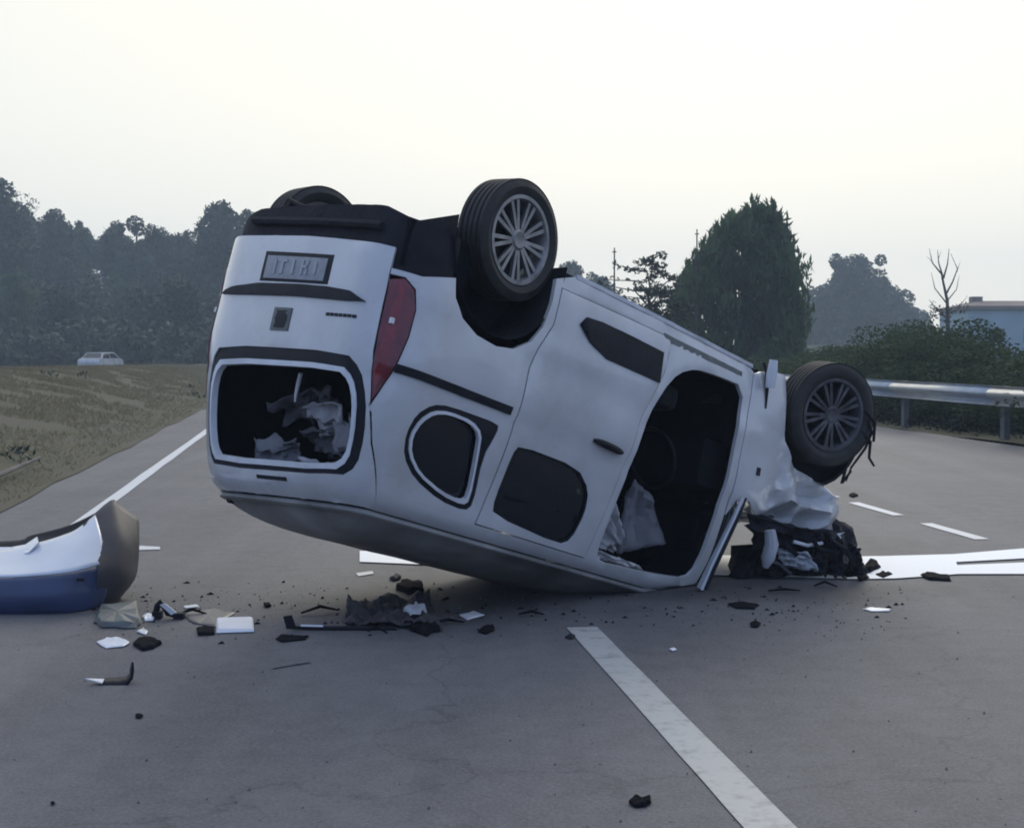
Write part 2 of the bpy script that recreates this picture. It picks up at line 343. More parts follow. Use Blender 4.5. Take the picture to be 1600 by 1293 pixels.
# ------------------------------------------------------------------ foliage
def leaves(name, centers, radii, per, size, seed, m, elong=1.0, up=0.0, squash=1.0):
    g = np.random.RandomState(seed); P = []; 
    for c, r in zip(centers, radii):
        k = max(6, int(per * r * r))
        d = g.normal(size=(k, 3)); d /= np.linalg.norm(d, axis=1)[:, None]
        rr = r * (.55 + .5 * g.rand(k) ** .6)[:, None]; q = d * rr; q[:, 2] *= squash
        P.append(q + np.array(c))
    P = np.concatenate(P); k = len(P)
    a = g.normal(size=(k, 3)); a[:, 2] += up; a /= np.linalg.norm(a, axis=1)[:, None]
    b_ = np.cross(a, g.normal(size=(k, 3))); b_ /= np.linalg.norm(b_, axis=1)[:, None]
    s = size * (.6 + .9 * g.rand(k))[:, None]
    a = a * s * elong; b_ = b_ * s * .55
    V = np.stack([P - a, P + b_, P + a, P - b_], 1).reshape(-1, 3)
    me = bpy.data.meshes.new(name); me.vertices.add(4 * k); me.vertices.foreach_set('co', V.ravel())
    me.loops.add(4 * k); me.loops.foreach_set('vertex_index', np.arange(4 * k, dtype=np.int32))
    me.polygons.add(k); me.polygons.foreach_set('loop_start', np.arange(0, 4 * k, 4, dtype=np.int32))
    me.update(calc_edges=True); me.materials.append(m)
    return me
def trunkmesh(h, r, seed, m=bark, limbs=6, spread=.3, base=.3):
    g = random.Random(seed); q = MB()
    q.tube([(g.uniform(-.02, .02) * h * i, g.uniform(-.02, .02) * h * i, h * i / 4 - .3) for i in range(5)], [r, r * .8, r * .6, r * .4, r * .15], 7)
    for i in range(limbs):
        z = h * g.uniform(base, .8); a = g.uniform(0, 6.28); ln = h * spread * g.uniform(.6, 1.1)
        p0 = Vector((0, 0, z)); d = Vector((math.cos(a), math.sin(a), g.uniform(.3, .9)))
        q.tube([p0, p0 + d * ln * .5, p0 + d * ln + Vector((0, 0, ln * .2))], [r * .4, r * .25, r * .08], 5)
    me = bpy.data.meshes.new('trunk'); me.from_pydata([tuple(x) for x in q.v], [], q.f); me.materials.append(m); return me
def crown_blobs(h, w, seed, n_=16, low=.25, cone=0.0):
    g = random.Random(seed); cs = []; rs = []
    for i in range(n_):
        zz = g.random(); z = h * (low + (1 - low) * zz)
        prof = (math.sin(math.pi * (.18 + .75 * zz)) if not cone else (1 - zz * cone))
        a = g.uniform(0, 6.28); rad = w * .5 * prof * g.uniform(.25, .85)
        cs.append((rad * math.cos(a), rad * math.sin(a), z * .93)); rs.append(w * g.uniform(.16, .27) * (.6 + .5 * prof))
    return cs, rs
def tree(loc, crown_me, trunk_me, label, group=None, s=1.0, rz=0, name='tree', cat='tree', sz=None):
    o = empty(name, loc, label, cat, group, rz); o.scale = (s, s, s * (sz or 1))
    for nm, me in (('trunk', trunk_me), ('crown', crown_me)):
        if me is None: continue
        c = bpy.data.objects.new(nm, me); col.objects.link(c); c.parent = o
    return o
protos = []
for k in range(5):
    hh = 9 + k * .6; ww = [6.5, 5.5, 7.2, 5, 6][k]
    cs, rs = crown_blobs(hh, ww, 20 + k, 22, .12)
    protos.append((leaves('crown', cs, rs, 105, .26, 40 + k, [leafA, leafB, leafA, leafC, leafB][k]), trunkmesh(hh * .9, .22, 60 + k)))
g = random.Random(11); placed = []
for row_, (dep, cnt) in enumerate(((122, 17), (132, 18), (143, 18), (155, 20), (168, 22), (182, 22), (198, 20))):
    for i in range(cnt):
        px = -190 + (i + g.uniform(-.3, .3)) * 1190 / cnt
        y = dep + g.uniform(-4, 4); x = (px - 800) / FPX * y
        z = hl(x, y) if y > 115 else -.5
        k = g.randrange(5); s = g.uniform(.66, .86) * (1 if px < 420 else .85)
        tree((x, y, z - .2), *protos[k], ('dusky green tree along the foot of the left wood beyond the far road', 'dusky green tree halfway up the slope of the left wood', 'hazy dusky tree on the upper slope of the left wood')[min(2, row_ // 2)], ('trees at the foot of the left wood', 'trees halfway up the left wood', 'trees on the upper slope of the left wood')[min(2, row_ // 2)], s, g.uniform(0, 6.28))
# a few that stick out of the skyline
def skyline(px, ytop, dep, k, label, sc=.8):
    x = (px - 800) / FPX * dep; h = [9, 9.6, 10.2, 10.8, 11.4][k] * sc; zt = H + (545 - ytop) / FPX * dep
    return tree((x, dep, zt - h), *protos[k], label, None, sc, px)
skyline(-5, 283, 150, 2, 'tallest tree at the left edge of the photo, highest on the wooded skyline', 1.0)
skyline(92, 327, 165, 0, 'rounded tree topping the wooded skyline left of the lone mushroom-shaped tree', .75)
skyline(182, 338, 170, 4, 'low broad tree on the skyline just left of the mushroom-shaped tree', .7)
skyline(345, 320, 160, 2, 'broad tree rising on the skyline just left of the overturned van', .9)
skyline(385, 322, 158, 1, 'narrow tree on the skyline touching the van\'s rear underside', .85)
skyline(128, 343, 172, 3, 'bushy tree on the wooded skyline left of the low broad skyline tree', .62)
skyline(245, 352, 168, 0, 'low rounded tree on the skyline just right of the mushroom-shaped tree', .66)
skyline(288, 353, 172, 4, 'broad low tree filling the dip of the skyline before the rise by the van', .66)
me_b = leaves('crown', [(0, 0, 5.6), (.3, 0, 5.0)], [1.0, .8], 260, .2, 90, leafA); tk = trunkmesh(5.6, .28, 91, bark, 0)
tree(((214 - 800) / FPX * 170, 170, H + (545 - 340) / FPX * 170 - 6.5), me_b, tk, 'small mushroom-shaped tree with bare trunk standing alone on the wooded skyline')
me_p = leaves('crown', [(0, 0, 4), (.8, 0, 3.6), (-.7, 0, 4.4)], [1.1, .9, .8], 40, .16, 92, leafB)
tree(((42 - 800) / FPX * 170, 170, H + (545 - 303) / FPX * 170 - 5), me_p, trunkmesh(4.5, .15, 93, barkp, 8, .3), 'thin feathery pale tree on the skyline by the tall left-edge tree')

# undergrowth at the foot of the wood
cs = []; rs = []
for i in range(170):
    y = g.uniform(108, 122); px = g.uniform(-220, 1000); cs.append(((px - 800) / FPX * y, y, g.uniform(.2, 2.2))); rs.append(g.uniform(1.0, 2.1))
o = bpy.data.objects.new('undergrowth', leaves('undergrowth', cs, rs, 60, .28, 5, leafA)); col.objects.link(o); o['kind'] = 'stuff'
tag(o, 'dark tangled undergrowth along the foot of the left wood', 'undergrowth')

# big upright-branched tree on the right
D = 60.0
def bigtree():
    base = at(1165, 570, D); g = random.Random(3); cs = []; rs = []
    env = [(1050, 470), (1072, 425), (1092, 392), (1118, 360), (1148, 336), (1180, 324), (1205, 330), (1222, 352), (1232, 380), (1240, 392), (1248, 420), (1252, 470)]
    for i in range(560):
        a = g.choice(env[1:-1]); px = a[0] + g.gauss(0, 14); tp = np.interp(px, [e_[0] for e_ in env], [e_[1] for e_ in env]) + 17 * noise.noise(Vector((px * .06, 1, 1)))
        py = tp + 20 + (575 - tp) * g.random() ** 1.15
        p = at(min(max(px, 1050), 1246 - g.random() * 38), py, D); cs.append((p.x - base.x, g.uniform(-2.4, 2.4) * (1 - .5 * (575 - py) / 260), p.z)); rs.append(g.choice((.18, .25, .35, .5)))
    # spiky upright shoots at the outline
    for i in range(150):
        px = g.uniform(1056, 1246); tp = np.interp(px, [e_[0] for e_ in env], [e_[1] for e_ in env])
        for k in range(3):
            p = at(px + k * .8, tp + 22 + 17 * noise.noise(Vector((px * .06, 1, 1))) - k * (9 + 5 * (i % 3 == 0)) + g.uniform(-4, 4), D); cs.append((p.x - base.x, g.uniform(-1, 1), p.z)); rs.append(.17 - .05 * k)
    me = leaves('crown', cs, rs, 330, .085, 8, leafC, 2.3, 2.2, 1.5)
    q = MB(); g2 = random.Random(5)
    q.tube([(0, 0, -.5), (.05, 0, 2), (0, .1, 5)], [.3, .22, .1], 8)
    for i in range(46):
        px = g2.uniform(1080, 1258); tp = float(np.interp(px, [e_[0] for e_ in env], [e_[1] for e_ in env])) - g2.uniform(-8, 9)
        p = at(px, tp, D); p = Vector((p.x - base.x, g2.uniform(-1.2, 1.2), p.z)); s0 = Vector((p.x * .15, p.y * .3, g2.uniform(.8, 2.4)))
        q.tube([s0, s0.lerp(p, .5) + Vector((p.x * .18, 0, -.1)), p], [.06, .04, .012], 4)
    o = empty('evergreen_tree', (base.x, D, 0), 'large dark bushy tree with upright spiky branches behind the van and barrier', 'tree')
    c = bpy.data.objects.new('crown', me); col.objects.link(c); c.parent = o
    tr = q.build('trunk', bark, o)
bigtree()
# loose horizontal-branched tree between van and the big tree
def loosetree():
    D = 52.0; base = at(1005, 570, D); g = random.Random(6); cs = []; rs = []; q = MB()
    q.tube([(.2, 0, -.4), (.25, 0, 1.6), (.3, 0, 2.8), (.1, .1, 3.7)], [.16, .13, .09, .03], 7)
    for (x0, y0, x1, y1, r) in ((1035, 430, 958, 412, .16), (1030, 415, 1000, 402, .18), (1025, 440, 938, 436, .13), (1020, 460, 925, 442, .10), (1040, 398, 985, 420, .16),
                              (1030, 470, 968, 462, .2), (1045, 455, 1000, 455, .22), (1060, 440, 1020, 425, .2), (1050, 485, 985, 480, .25), (1060, 500, 1010, 495, .3), (1070, 520, 1010, 520, .35), (1080, 540, 1020, 545, .35), (1070, 480, 1020, 450, .3)):
        A = at(x0, y0, D) - Vector((base.x, D, 0)); B = at(x1, y1, D) - Vector((base.x, D, 0)); z_ = g.uniform(-.5, .5)
        A.y += z_ * .4; B.y += z_; q.tube([(.25, 0, A.z - .5), A.lerp(B, .3), B], [.05, .03, .01], 4)
        for k in range(9):
            s = k / 8; p = A.lerp(B, s); cs.append((p.x + g.uniform(-.1, .1), p.y + g.uniform(-.3, .3), p.z + g.uniform(-.12, .12))); rs.append(r * g.uniform(.8, 1.5) * (1 - .4 * s))
    me = leaves('crown', cs, rs, 700, .055, 9, leafA, 1.6, 0, .5)
    o = empty('pine_tree', (base.x, D, 0), 'small ragged tree with loose flat branches showing sky, just right of the raised rear wheel', 'tree')
    c = bpy.data.objects.new('crown', me); col.objects.link(c); c.parent = o; q.build('trunk', bark, o)
loosetree()
for (px, yt, dep, lab) in ((960, 387, 55, 'thin bare pole left of the ragged flat-branched tree'), (1089, 358, 58, 'thin pole rising from the left shoulder of the big dark tree')):
    p = at(px, yt, dep); q = MB(); q.tube([(0, 0, 0), (0, 0, p.z)], [.05, .025], 6); q.box((0, 0, p.z * .97), (.16, .05, .04))
    tag(q.build('pole', bark), lab, 'pole').location = (p.x, dep, 0)
# hazy far trees on the right
g = random.Random(21)
for (px, yt, w_, dep, lab) in ((1340, 398, 5.6, 210, 'pale hazy tree with a flat bushy top standing above the barrier'), (1300, 455, 4.5, 215, 'low hazy tree between the big dark tree and the flat-topped hazy tree'),
                              (1395, 455, 6, 220, 'hazy tree sloping down right of the flat-topped hazy tree')):
    zt = H + (545 - yt) / FPX * dep; cs, rs = crown_blobs(zt, w_ * 1.6, px, 26, .1, .55 if px != 1340 else .35)
    if px == 1340:
        for k in range(10): cs.append((g.uniform(-4.4, 4.4), g.uniform(-2, 2), zt - g.uniform(.3, 1.4))); rs.append(g.uniform(.7, 1.1))
    tree(((px - 800) / FPX * dep, dep, -.5), leaves('crown', cs, rs, 150, .25, px, leafB), trunkmesh(zt * .9, .25, px), lab)
cs = []; rs = []
for i in range(90):
    px = g.uniform(1262, 1460); lim = np.interp(px, [1262, 1300, 1380, 1440, 1460], [455, 440, 440, 492, 515]); py = g.uniform(lim + 8, 560); p = at(px, py, 222 + g.uniform(-6, 6))
    cs.append(tuple(p)); rs.append(g.uniform(1.4, 2.3))
o = bpy.data.objects.new('woodland', leaves('woodland', cs, rs, 50, .4, 14, leafB)); col.objects.link(o); tag(o, 'far bluish woodland mass fading into haze right of the big tree', 'woodland', kind='stuff')
# bare winter tree
def bare():
    D = 70.0; base = at(1482, 560, D); q = MB()
    def br(pts, r): q.tube([at(x, y, D) - Vector((base.x, D, 0)) + Vector((0, (i % 2) * .15, 0)) for i, (x, y) in enumerate(pts)], [r * (1 - .8 * i / (len(pts) - 1)) for i in range(len(pts))], 5)
    br([(1482, 565), (1482, 500), (1480, 470), (1474, 435), (1470, 420)], .13)
    br([(1474, 435), (1482, 412), (1483, 388)], .05); br([(1474, 435), (1468, 410), (1465, 390)], .05); br([(1471, 428), (1458, 410), (1452, 388)], .045)
    br([(1478, 460), (1490, 440), (1496, 420), (1487, 396)], .05); br([(1480, 475), (1462, 450), (1455, 425)], .04); br([(1480, 470), (1496, 452), (1499, 430)], .035)
    br([(1482, 500), (1462, 480), (1452, 468)], .05); br([(1458, 410), (1449, 400)], .02); br([(1466, 405), (1472, 392)], .02); br([(1495, 425), (1502, 408)], .02); br([(1484, 490), (1504, 474), (1512, 462)], .03)
    o = empty('bare_tree', (base.x, D, 0), 'leafless tree with thin forked branches between the hedge and the blue building', 'tree'); q.build('trunk', bark, o)
    cs = [tuple(at(x, y, D) - Vector((base.x, D, 0))) for x, y in ((1460, 478), (1466, 488), (1456, 492), (1495, 482), (1478, 492), (1505, 480))]
    c = bpy.data.objects.new('crown', leaves('crown', cs, [.28, .3, .3, .3, .4, .3], 300, .07, 31, leafA)); col.objects.link(c); c.parent = o
bare()
gR = random.Random(77)
# shrubs behind the barrier
hp = []
for k in range(3):
    cs, rs = crown_blobs(2.6, 3.6, 80 + k, 26, .02); hp.append(leaves('crown', cs, rs, 900, .052, 70 + k, leafH))
hs_me = trunkmesh(1.6, .09, 88, bark, 5)
g = random.Random(31)
for i in range(26):
    d = 16 + i * 2.3; off = 13.0 + g.uniform(-.2, .5) + (.6 if d > 50 else 0)
    p = road(off, d); px = 800 + FPX * p.x / p.y
    topy = np.interp(px, [1100, 1270, 1340, 1400, 1450, 1500, 1560, 1600, 1900], [568, 562, 556, 540, 522, 520, 552, 562, 560])
    hgt = max(.9, H + (545 - topy) / FPX * p.y)
    tree((p.x, p.y, -.1), hp[i % 3], hs_me, 'dark green shrub in the front row of the hedge directly behind the crash barrier', 'front hedge row behind the crash barrier', 1.0, g.uniform(0, 6.28), 'shrub', 'shrub', hgt / 2.55)
for i in range(22):
    d = 20 + i * 3.4; p = road(15.6 + g.uniform(-.5, .8), d); px = 800 + FPX * p.x / p.y
    topy = np.interp(px, [1100, 1270, 1340, 1400, 1450, 1500, 1560, 1600, 1900], [565, 552, 540, 515, 505, 512, 555, 562, 560])
    hgt = max(.9, H + (545 - topy) / FPX * p.y)
    tree((p.x, p.y, -.1), hp[(i + 1) % 3], hs_me, 'dark green taller shrub in the back row of the hedge beyond the crash barrier', 'back hedge row beyond the crash barrier', 1.1, g.uniform(0, 6.28), 'shrub', 'shrub', hgt / 2.8)
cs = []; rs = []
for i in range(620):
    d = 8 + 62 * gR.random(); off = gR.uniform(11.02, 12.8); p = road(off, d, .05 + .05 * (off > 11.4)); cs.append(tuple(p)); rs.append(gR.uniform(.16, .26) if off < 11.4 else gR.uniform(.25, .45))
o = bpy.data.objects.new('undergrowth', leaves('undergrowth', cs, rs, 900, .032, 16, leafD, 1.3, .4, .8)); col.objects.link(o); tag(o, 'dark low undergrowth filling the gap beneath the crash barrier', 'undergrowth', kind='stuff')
# pale building at the right edge
def building():
    D = 120.0; A = at(1512, 545, D); B = at(1700, 545, D); w_ = B.x - A.x; ht = H + (545 - 478) / FPX * D
    o = empty('low_building', (A.x + w_ / 2, D + 4, -.3), 'pale blue low building with brownish roof at the right edge beyond the hedge', 'building')
    q = MB(); q.box((0, 0, ht / 2), (w_, 8, ht)); q.build('wall', wallm, o)
    q = MB(); q.box((0, 0, ht + .15), (w_ + .6, 8.6, .3)); q.add([(-w_ / 2, -4, ht + .3), (w_ / 2, -4, ht + .3), (w_ / 2, 4, ht + .3), (-w_ / 2, 4, ht + .3), (-w_ / 2 + 2, 0, ht + .85), (w_ / 2 - 2, 0, ht + .85)], [(0, 1, 5, 4), (1, 2, 5), (2, 3, 4, 5), (3, 0, 4)]); rf = q.build('roof', roofm, o)
    q = MB(); q.box((-w_ / 2 + 1.9, 0, ht + .75), (.9, .9, .9)); q.build('chimney', roofm, rf)
    for x in (-2.6, .3, 3.2):
        q = MB(); q.box((x, -4.0, ht * .58), (1.3, .08, 1.1)); wn = q.build('window', glassd, o)
        q = MB(); q.box((x, -4.05, ht * .58 - .6), (1.5, .16, .08)); q.build('sill', wallm, wn)
building()

# grass blades on the verge
gN = np.random.RandomState(4); V = []; F = []
for i in range(80000):
    d = 9 + 85 * gN.rand() ** 1.5; a = gN.rand() ** .8 * 7.5
    if noise.noise(Vector((a * .8, d * .5, 0))) < -.15 and a > .6: continue
    off = -2.98 - a; p = road(off, d); z = vz(off, d); h = (.03 + .06 * gN.rand()) * (.7 + .5 * (a > 1)); w_ = .007 * (1 + d / 22); th = gN.rand() * 3.14
    dx, dy = math.cos(th) * w_, math.sin(th) * w_; k = len(V)
    V += [(p.x - dx, p.y - dy, z - .01), (p.x + dx, p.y + dy, z - .01), (p.x + gN.normal() * .05, p.y + gN.normal() * .05, z + h)]; F.append((k, k + 1, k + 2))
o = mesh('grass', V, F, drygrass); tag(o, 'short dry brownish grass on the bank left of the road', 'grass', kind='stuff')
# clumps of weeds
cs = []; rs = []
for i in range(14):
    d = gN.uniform(11, 60); off = -3.2 - gN.rand() * 5; p = road(off, d, vz(off, d) + .05); cs.append(tuple(p)); rs.append(gN.uniform(.10, .28))
o = bpy.data.objects.new('weeds', leaves('weeds', cs, rs, 700, .035, 6, leafB, 1.6, .8, .6)); col.objects.link(o); tag(o, 'low green weeds scattered through the dry grass bank', 'weeds', kind='stuff')
q = MB(); A = gp(0, 741, .12); B = gp(64, 714, .16); q.tube([A - (B - A) * .8, A, A.lerp(B, .5), B], [.03, .03, .027, .015], 7)
tag(q.build('stick', barkp), 'long pale stick lying in the dry grass at the left edge', 'stick')

# ------------------------------------------------------------------ crash barrier
def barrier():
    o = empty('crash_barrier', road(10.76, 26), 'grey galvanised crash barrier running along the right side of the road', 'barrier')
    def W_(d0, d1, parent):
        prof = [(0.0, .91), (-.025, .905), (-.03, .89), (.02, .84), (.045, .80), (.045, .77), (.02, .73), (-.03, .69), (-.03, .665), (.02, .61), (.03, .60)]
        prof = [(-x * 1.9, z) for x, z in prof]
        v = []; f = []; k = len(prof)
        for d in (d0, d1):
            for x, z in prof: v.append(road(10.72 + x, d, z))
        for x, z in prof: pass
        for i in range(k - 1): f.append((i, i + 1, k + i + 1, k + i))
        q = MB(); q.add(v, f); bmv = q.build('rail', steel, o, True); bmv.matrix_parent_inverse = o.matrix_world.inverted()
        md = bmv.modifiers.new('s', 'SOLIDIFY'); md.thickness = .006
        return bmv
    o.matrix_world = Matrix.Translation(road(10.76, 26))
    inv = Matrix.Translation(road(10.76, 26)).inverted()
    d = -2.0
    while d < 92:
        r_ = W_(d, d + 3.99, o); r_.matrix_parent_inverse = inv; d += 4
    d = 1.9; rot = Matrix.Rotation(TH, 3, 'Z')
    while d < 92:
        q = MB(); q.box(road(10.93, d, .40), (.10, .14, 1.0), rot); pt = q.build('post', steel_d, o); pt.matrix_parent_inverse = inv
        q = MB(); q.box(road(10.84, d, .70), (.10, .12, .26), rot); sp = q.build('spacer', steel_d, pt)
        d += 4
barrier()

# ------------------------------------------------------------------ far white car
def farcar():
    D = 104.0; p = at(158, 573, D); z0 = -.19
    o = empty('parked_car', (p.x, D, z0), 'small white car on the far road behind the grassy bank', 'car', rz=R(80))
    prof = [(-1.95, .35), (-2.0, .75), (-1.9, .98), (-1.45, 1.05), (-.95, 1.43), (.75, 1.46), (1.45, 1.02), (1.8, .95), (1.95, .7), (1.95, .32)]
    def yy(z): return .82 - .22 * max(0, (z - .9) / .56)
    v = []; k = len(prof)
    for s in (-1, 1): v += [(x, s * yy(z), z) for x, z in prof]
    f = [tuple(range(k)), tuple(reversed(range(k, 2 * k)))] + [(i, (i + 1) % k, k + (i + 1) % k, k + i) for i in range(k)]
    f = [tuple(reversed(q)) for q in f]
    mesh('body', v, f, paint, o)
    for s in (-1, 1):
        for (a, b_, c, d_) in ((-1.35, 1.03, -.9, 1.36), (-.02, 1.03, -.1, 1.38)):
            q = MB(); x1 = a + (1.2 if a < -1 else 1.3); x2 = (-.18 if a < -1 else .7)
            q.add([(a, s * (yy(b_) + .012), b_), (x1, s * (yy(b_) + .012), b_), (x2, s * (yy(d_) + .012), d_), (c, s * (yy(d_) + .012), d_)], [(0, 1, 2, 3)]); q.build('window', glassd, o)
    q = MB(); q.add([(-1.47, -.68, 1.07), (-1.47, .68, 1.07), (-1.02, .55, 1.41), (-1.02, -.55, 1.41)], [(0, 1, 2, 3)]); q.build('rear_window', glassd, o)
    q = MB(); q.add([(1.46, -.68, 1.06), (1.46, .68, 1.06), (.84, .55, 1.44), (.84, -.55, 1.44)], [(0, 1, 2, 3)]); q.build('windscreen', glassd, o)
    for x in (-1.25, 1.25):
        for s in (-1, 1):
            q = MB(); q.lathe([(-.1, .05), (-.1, .3), (.1, .3), (.1, .05)], 20); q.xf(Matrix.Translation((x, s * .74, .3))); q.build('wheel', rubber, o)
farcar()

# ------------------------------------------------------------------ overturned van
RV = Matrix(((0.6966697580067225, 0.6876914090365914, -0.20428356325392943), (0.6554441909170176, -0.7259150837856194, -0.20842313624781744), (-0.29162332017791526, 0.01130562105802195, -0.9564664249508816)))
TV = Vector((-0.4899745079534598, 8.49461905692116, 0.8344048658457371 + H))
MV = Matrix.Translation(TV) @ RV.to_4x4()
van = empty('overturned_van', (0, 0, 0), 'white van lying upside down on its roof with a crushed front end', 'van')
van.matrix_world = MV
IV = MV.inverted()
def v_at(px, py, dep): return IV @ at(px, py, dep)
def clampz(v):
    w = MV @ v
    if w.z < .012: w.z = .012 + .001 * nz(w, 20); return IV @ w
    return v
RC = .35; XC = -.40; UC = XC - RC * math.pi / 2 - .5; TT = 1.79; RO = .135
def wz_(z):
    w = .85 - .02 * (max(0, .6 - z) / .3) ** 2 - .15 * (max(0, z - 1.05) / .7) ** 1.4
    w += -.012 * (ss(z, 1.17, 1.21) - .6 * ss(z, 1.22, 1.30)) + .006 * math.exp(-((z - .75) / .06) ** 2)
    return w
A0 = math.atan(.15 * 1.4 / .7 * ((TT - 1.05) / .7) ** .4)
def prof(t):
    if t <= TT: return wz_(t), t
    a = (t - TT) / RO + A0; a = min(a, R(86))
    return wz_(TT) - RO * (math.cos(A0) - math.cos(a)), TT + RO * (math.sin(a) - math.sin(A0))
def S0(u, t):
    sy = 1
    if u < UC: u = 2 * UC - u; sy = -1
    w, z = prof(t); k = w / .85
    dx = .15 * (max(0, z - 1.0) / .75) ** 1.6 * .85 + max(0, .85 - .15 - w) * .9
    if u >= XC: p = Vector((u, w, z))
    else:
        th = min((XC - u) / RC, math.pi / 2)
        if u >= XC - RC * math.pi / 2: p = Vector((XC - RC * math.sin(th) + dx * math.sin(th), (.5 + RC * math.cos(th)) * k, z))
        else:
            y = .5 - (XC - RC * math.pi / 2 - u); p = Vector((XC - RC + dx - .012 * (1 - (y / .5) ** 2), y * k, z))
    if sy < 0: p.y *= 1 + .235 * ss(1.2 - p.x, 0, 1)
    p.z += .10 * (p.y * sy - .75) * min(1, max(0, (1.6 - z) / 1.0)) * ss(1.2 - p.x, 0, 1)
    # crumpling towards the front
    if p.x > 2.3:
        c = min(1, (p.x - 2.3) / .6)
        p.y += (c * .06 * nz((p.x, p.z, 0), 2.4, 3) + c * .012 * nz((p.x, p.z, 0), 8, 5)); p.z += c * .03 * nz((p.x, p.z, 2), 3, 8)
    else: p.y += .005 * nz((p.x, p.z, 0), 2.6, 2)
    p.y *= sy
    return p
def S(u, t, off=0.0):
    p = S0(u, t); e_ = .01
    n_ = (S0(u + e_, t) - S0(u - e_, t)).cross(S0(u, t + e_) - S0(u, t - e_)).normalized()
    # outward check
    if n_.dot(Vector((p.x - max(0, p.x), p.y, max(0, t - 1.5)))) < 0: n_ = -n_
    return p + n_ * off
def uy(y, z):
    w = prof(z)[0]; yr = min(abs(y) * .85 / w, .8499)
    if yr <= .5: return UC + yr if y >= 0 else UC - yr
    th = math.acos((yr - .5) / RC); u = XC - RC * th
    return u if y >= 0 else 2 * UC - u
def ux(x): return x if x >= XC else XC - RC * math.asin(min(1, (XC - x) / RC))
def chaikin(p, it=2):
    for _ in range(it):
        q = []
        for i in range(len(p)):
            a, b_ = p[i], p[(i + 1) % len(p)]
            q += [(a[0] * .78 + b_[0] * .22, a[1] * .78 + b_[1] * .22), (a[0] * .22 + b_[0] * .78, a[1] * .22 + b_[1] * .78)]
        p = q
    return p
def dens(p, st=.05):
    q = []
    for i in range(len(p)):
        a, b_ = p[i], p[(i + 1) % len(p)]; d = math.hypot(a[0] - b_[0], a[1] - b_[1]); k = max(1, int(d / st))
        q += [(a[0] + (b_[0] - a[0]) * j / k, a[1] + (b_[1] - a[1]) * j / k) for j in range(k)]
    return q
def inside(x, y, p):
    c = False; j = len(p) - 1
    for i in range(len(p)):
        if (p[i][1] > y) != (p[j][1] > y) and x < (p[j][0] - p[i][0]) * (y - p[i][1]) / (p[j][1] - p[i][1]) + p[i][0]: c = not c
        j = i
    return c
def panel(name, outline, holes, m, parent, off=0.0, thick=.03, grid=.055, inner=None, surf=S, mirror=False, round_=0, clamp=True, lip=.004):
    if mirror: surf = lambda u_, t_, o_=0.0: S(2 * UC - u_, t_, o_)
    loops = [dens(o_) for o_ in [outline] + holes]; V2 = []; E2 = []
    for lp in loops:
        k = len(V2); V2 += lp; E2 += [(k + i, k + (i + 1) % len(lp)) for i in range(len(lp))]
    xs = [p[0] for p in outline]; ys = [p[1] for p in outline]
    x = min(xs) + grid * .5
    while x < max(xs):
        y = min(ys) + grid * .5
        while y < max(ys):
            if inside(x, y, loops[0]) and not any(inside(x, y, h_) for h_ in loops[1:]):
                if all((x - q_[0]) ** 2 + (y - q_[1]) ** 2 > (grid * .45) ** 2 for lp in loops for q_ in lp): V2.append((x, y))
            y += grid
        x += grid
    ov, oe, of, *_r = delaunay_2d_cdt([Vector(q_) for q_ in V2], E2, [], 0, 1e-5)
    tris = []
    for f_ in of:
        cx = sum(ov[i][0] for i in f_) / 3; cy = sum(ov[i][1] for i in f_) / 3
        if inside(cx, cy, loops[0]) and not any(inside(cx, cy, h_) for h_ in loops[1:]): tris.append(tuple(f_))
    ec = {}
    for f_ in tris:
        for a, b_ in ((f_[0], f_[1]), (f_[1], f_[2]), (f_[2], f_[0])): ec[(a, b_)] = 1
    bd = [(a, b_) for (a, b_) in ec if (b_, a) not in ec]; bs = {i for e_ in bd for i in e_}
    k = len(ov); out = [surf(q_[0], q_[1], off - (lip if i in bs else 0)) for i, q_ in enumerate(ov)]; inn = [surf(q_[0], q_[1], off - thick) for q_ in ov]
    n0 = (out[tris[0][1]] - out[tris[0][0]]).cross(out[tris[0][2]] - out[tris[0][0]]); flip = n0.dot(out[tris[0][0]] - inn[tris[0][0]]) < 0
    F = []; fm = []
    for f_ in tris:
        F.append(tuple(reversed(f_)) if flip else f_); fm.append(0)
        g_ = tuple(i + k for i in f_); F.append(g_ if flip else tuple(reversed(g_))); fm.append(1)
    for a, b_ in bd:
        q_ = (a, a + k, b_ + k, b_); F.append(tuple(reversed(q_)) if flip else q_); fm.append(0)
    VV = out + inn
    if clamp: VV = [clampz(p) for p in VV]
    return mesh(name, VV, F, m, parent, True, mats=[m, inner or darkin], fmat=fm, ang=R(50))
def shrink(p, d):
    cx = sum(q_[0] for q_ in p) / len(p); cy = sum(q_[1] for q_ in p) / len(p); w = max(abs(q_[0] - cx) for q_ in p); h = max(abs(q_[1] - cy) for q_ in p)
    return [(cx + (q_[0] - cx) * (1 - d / w), cy + (q_[1] - cy) * (1 - d / h)) for q_ in p]

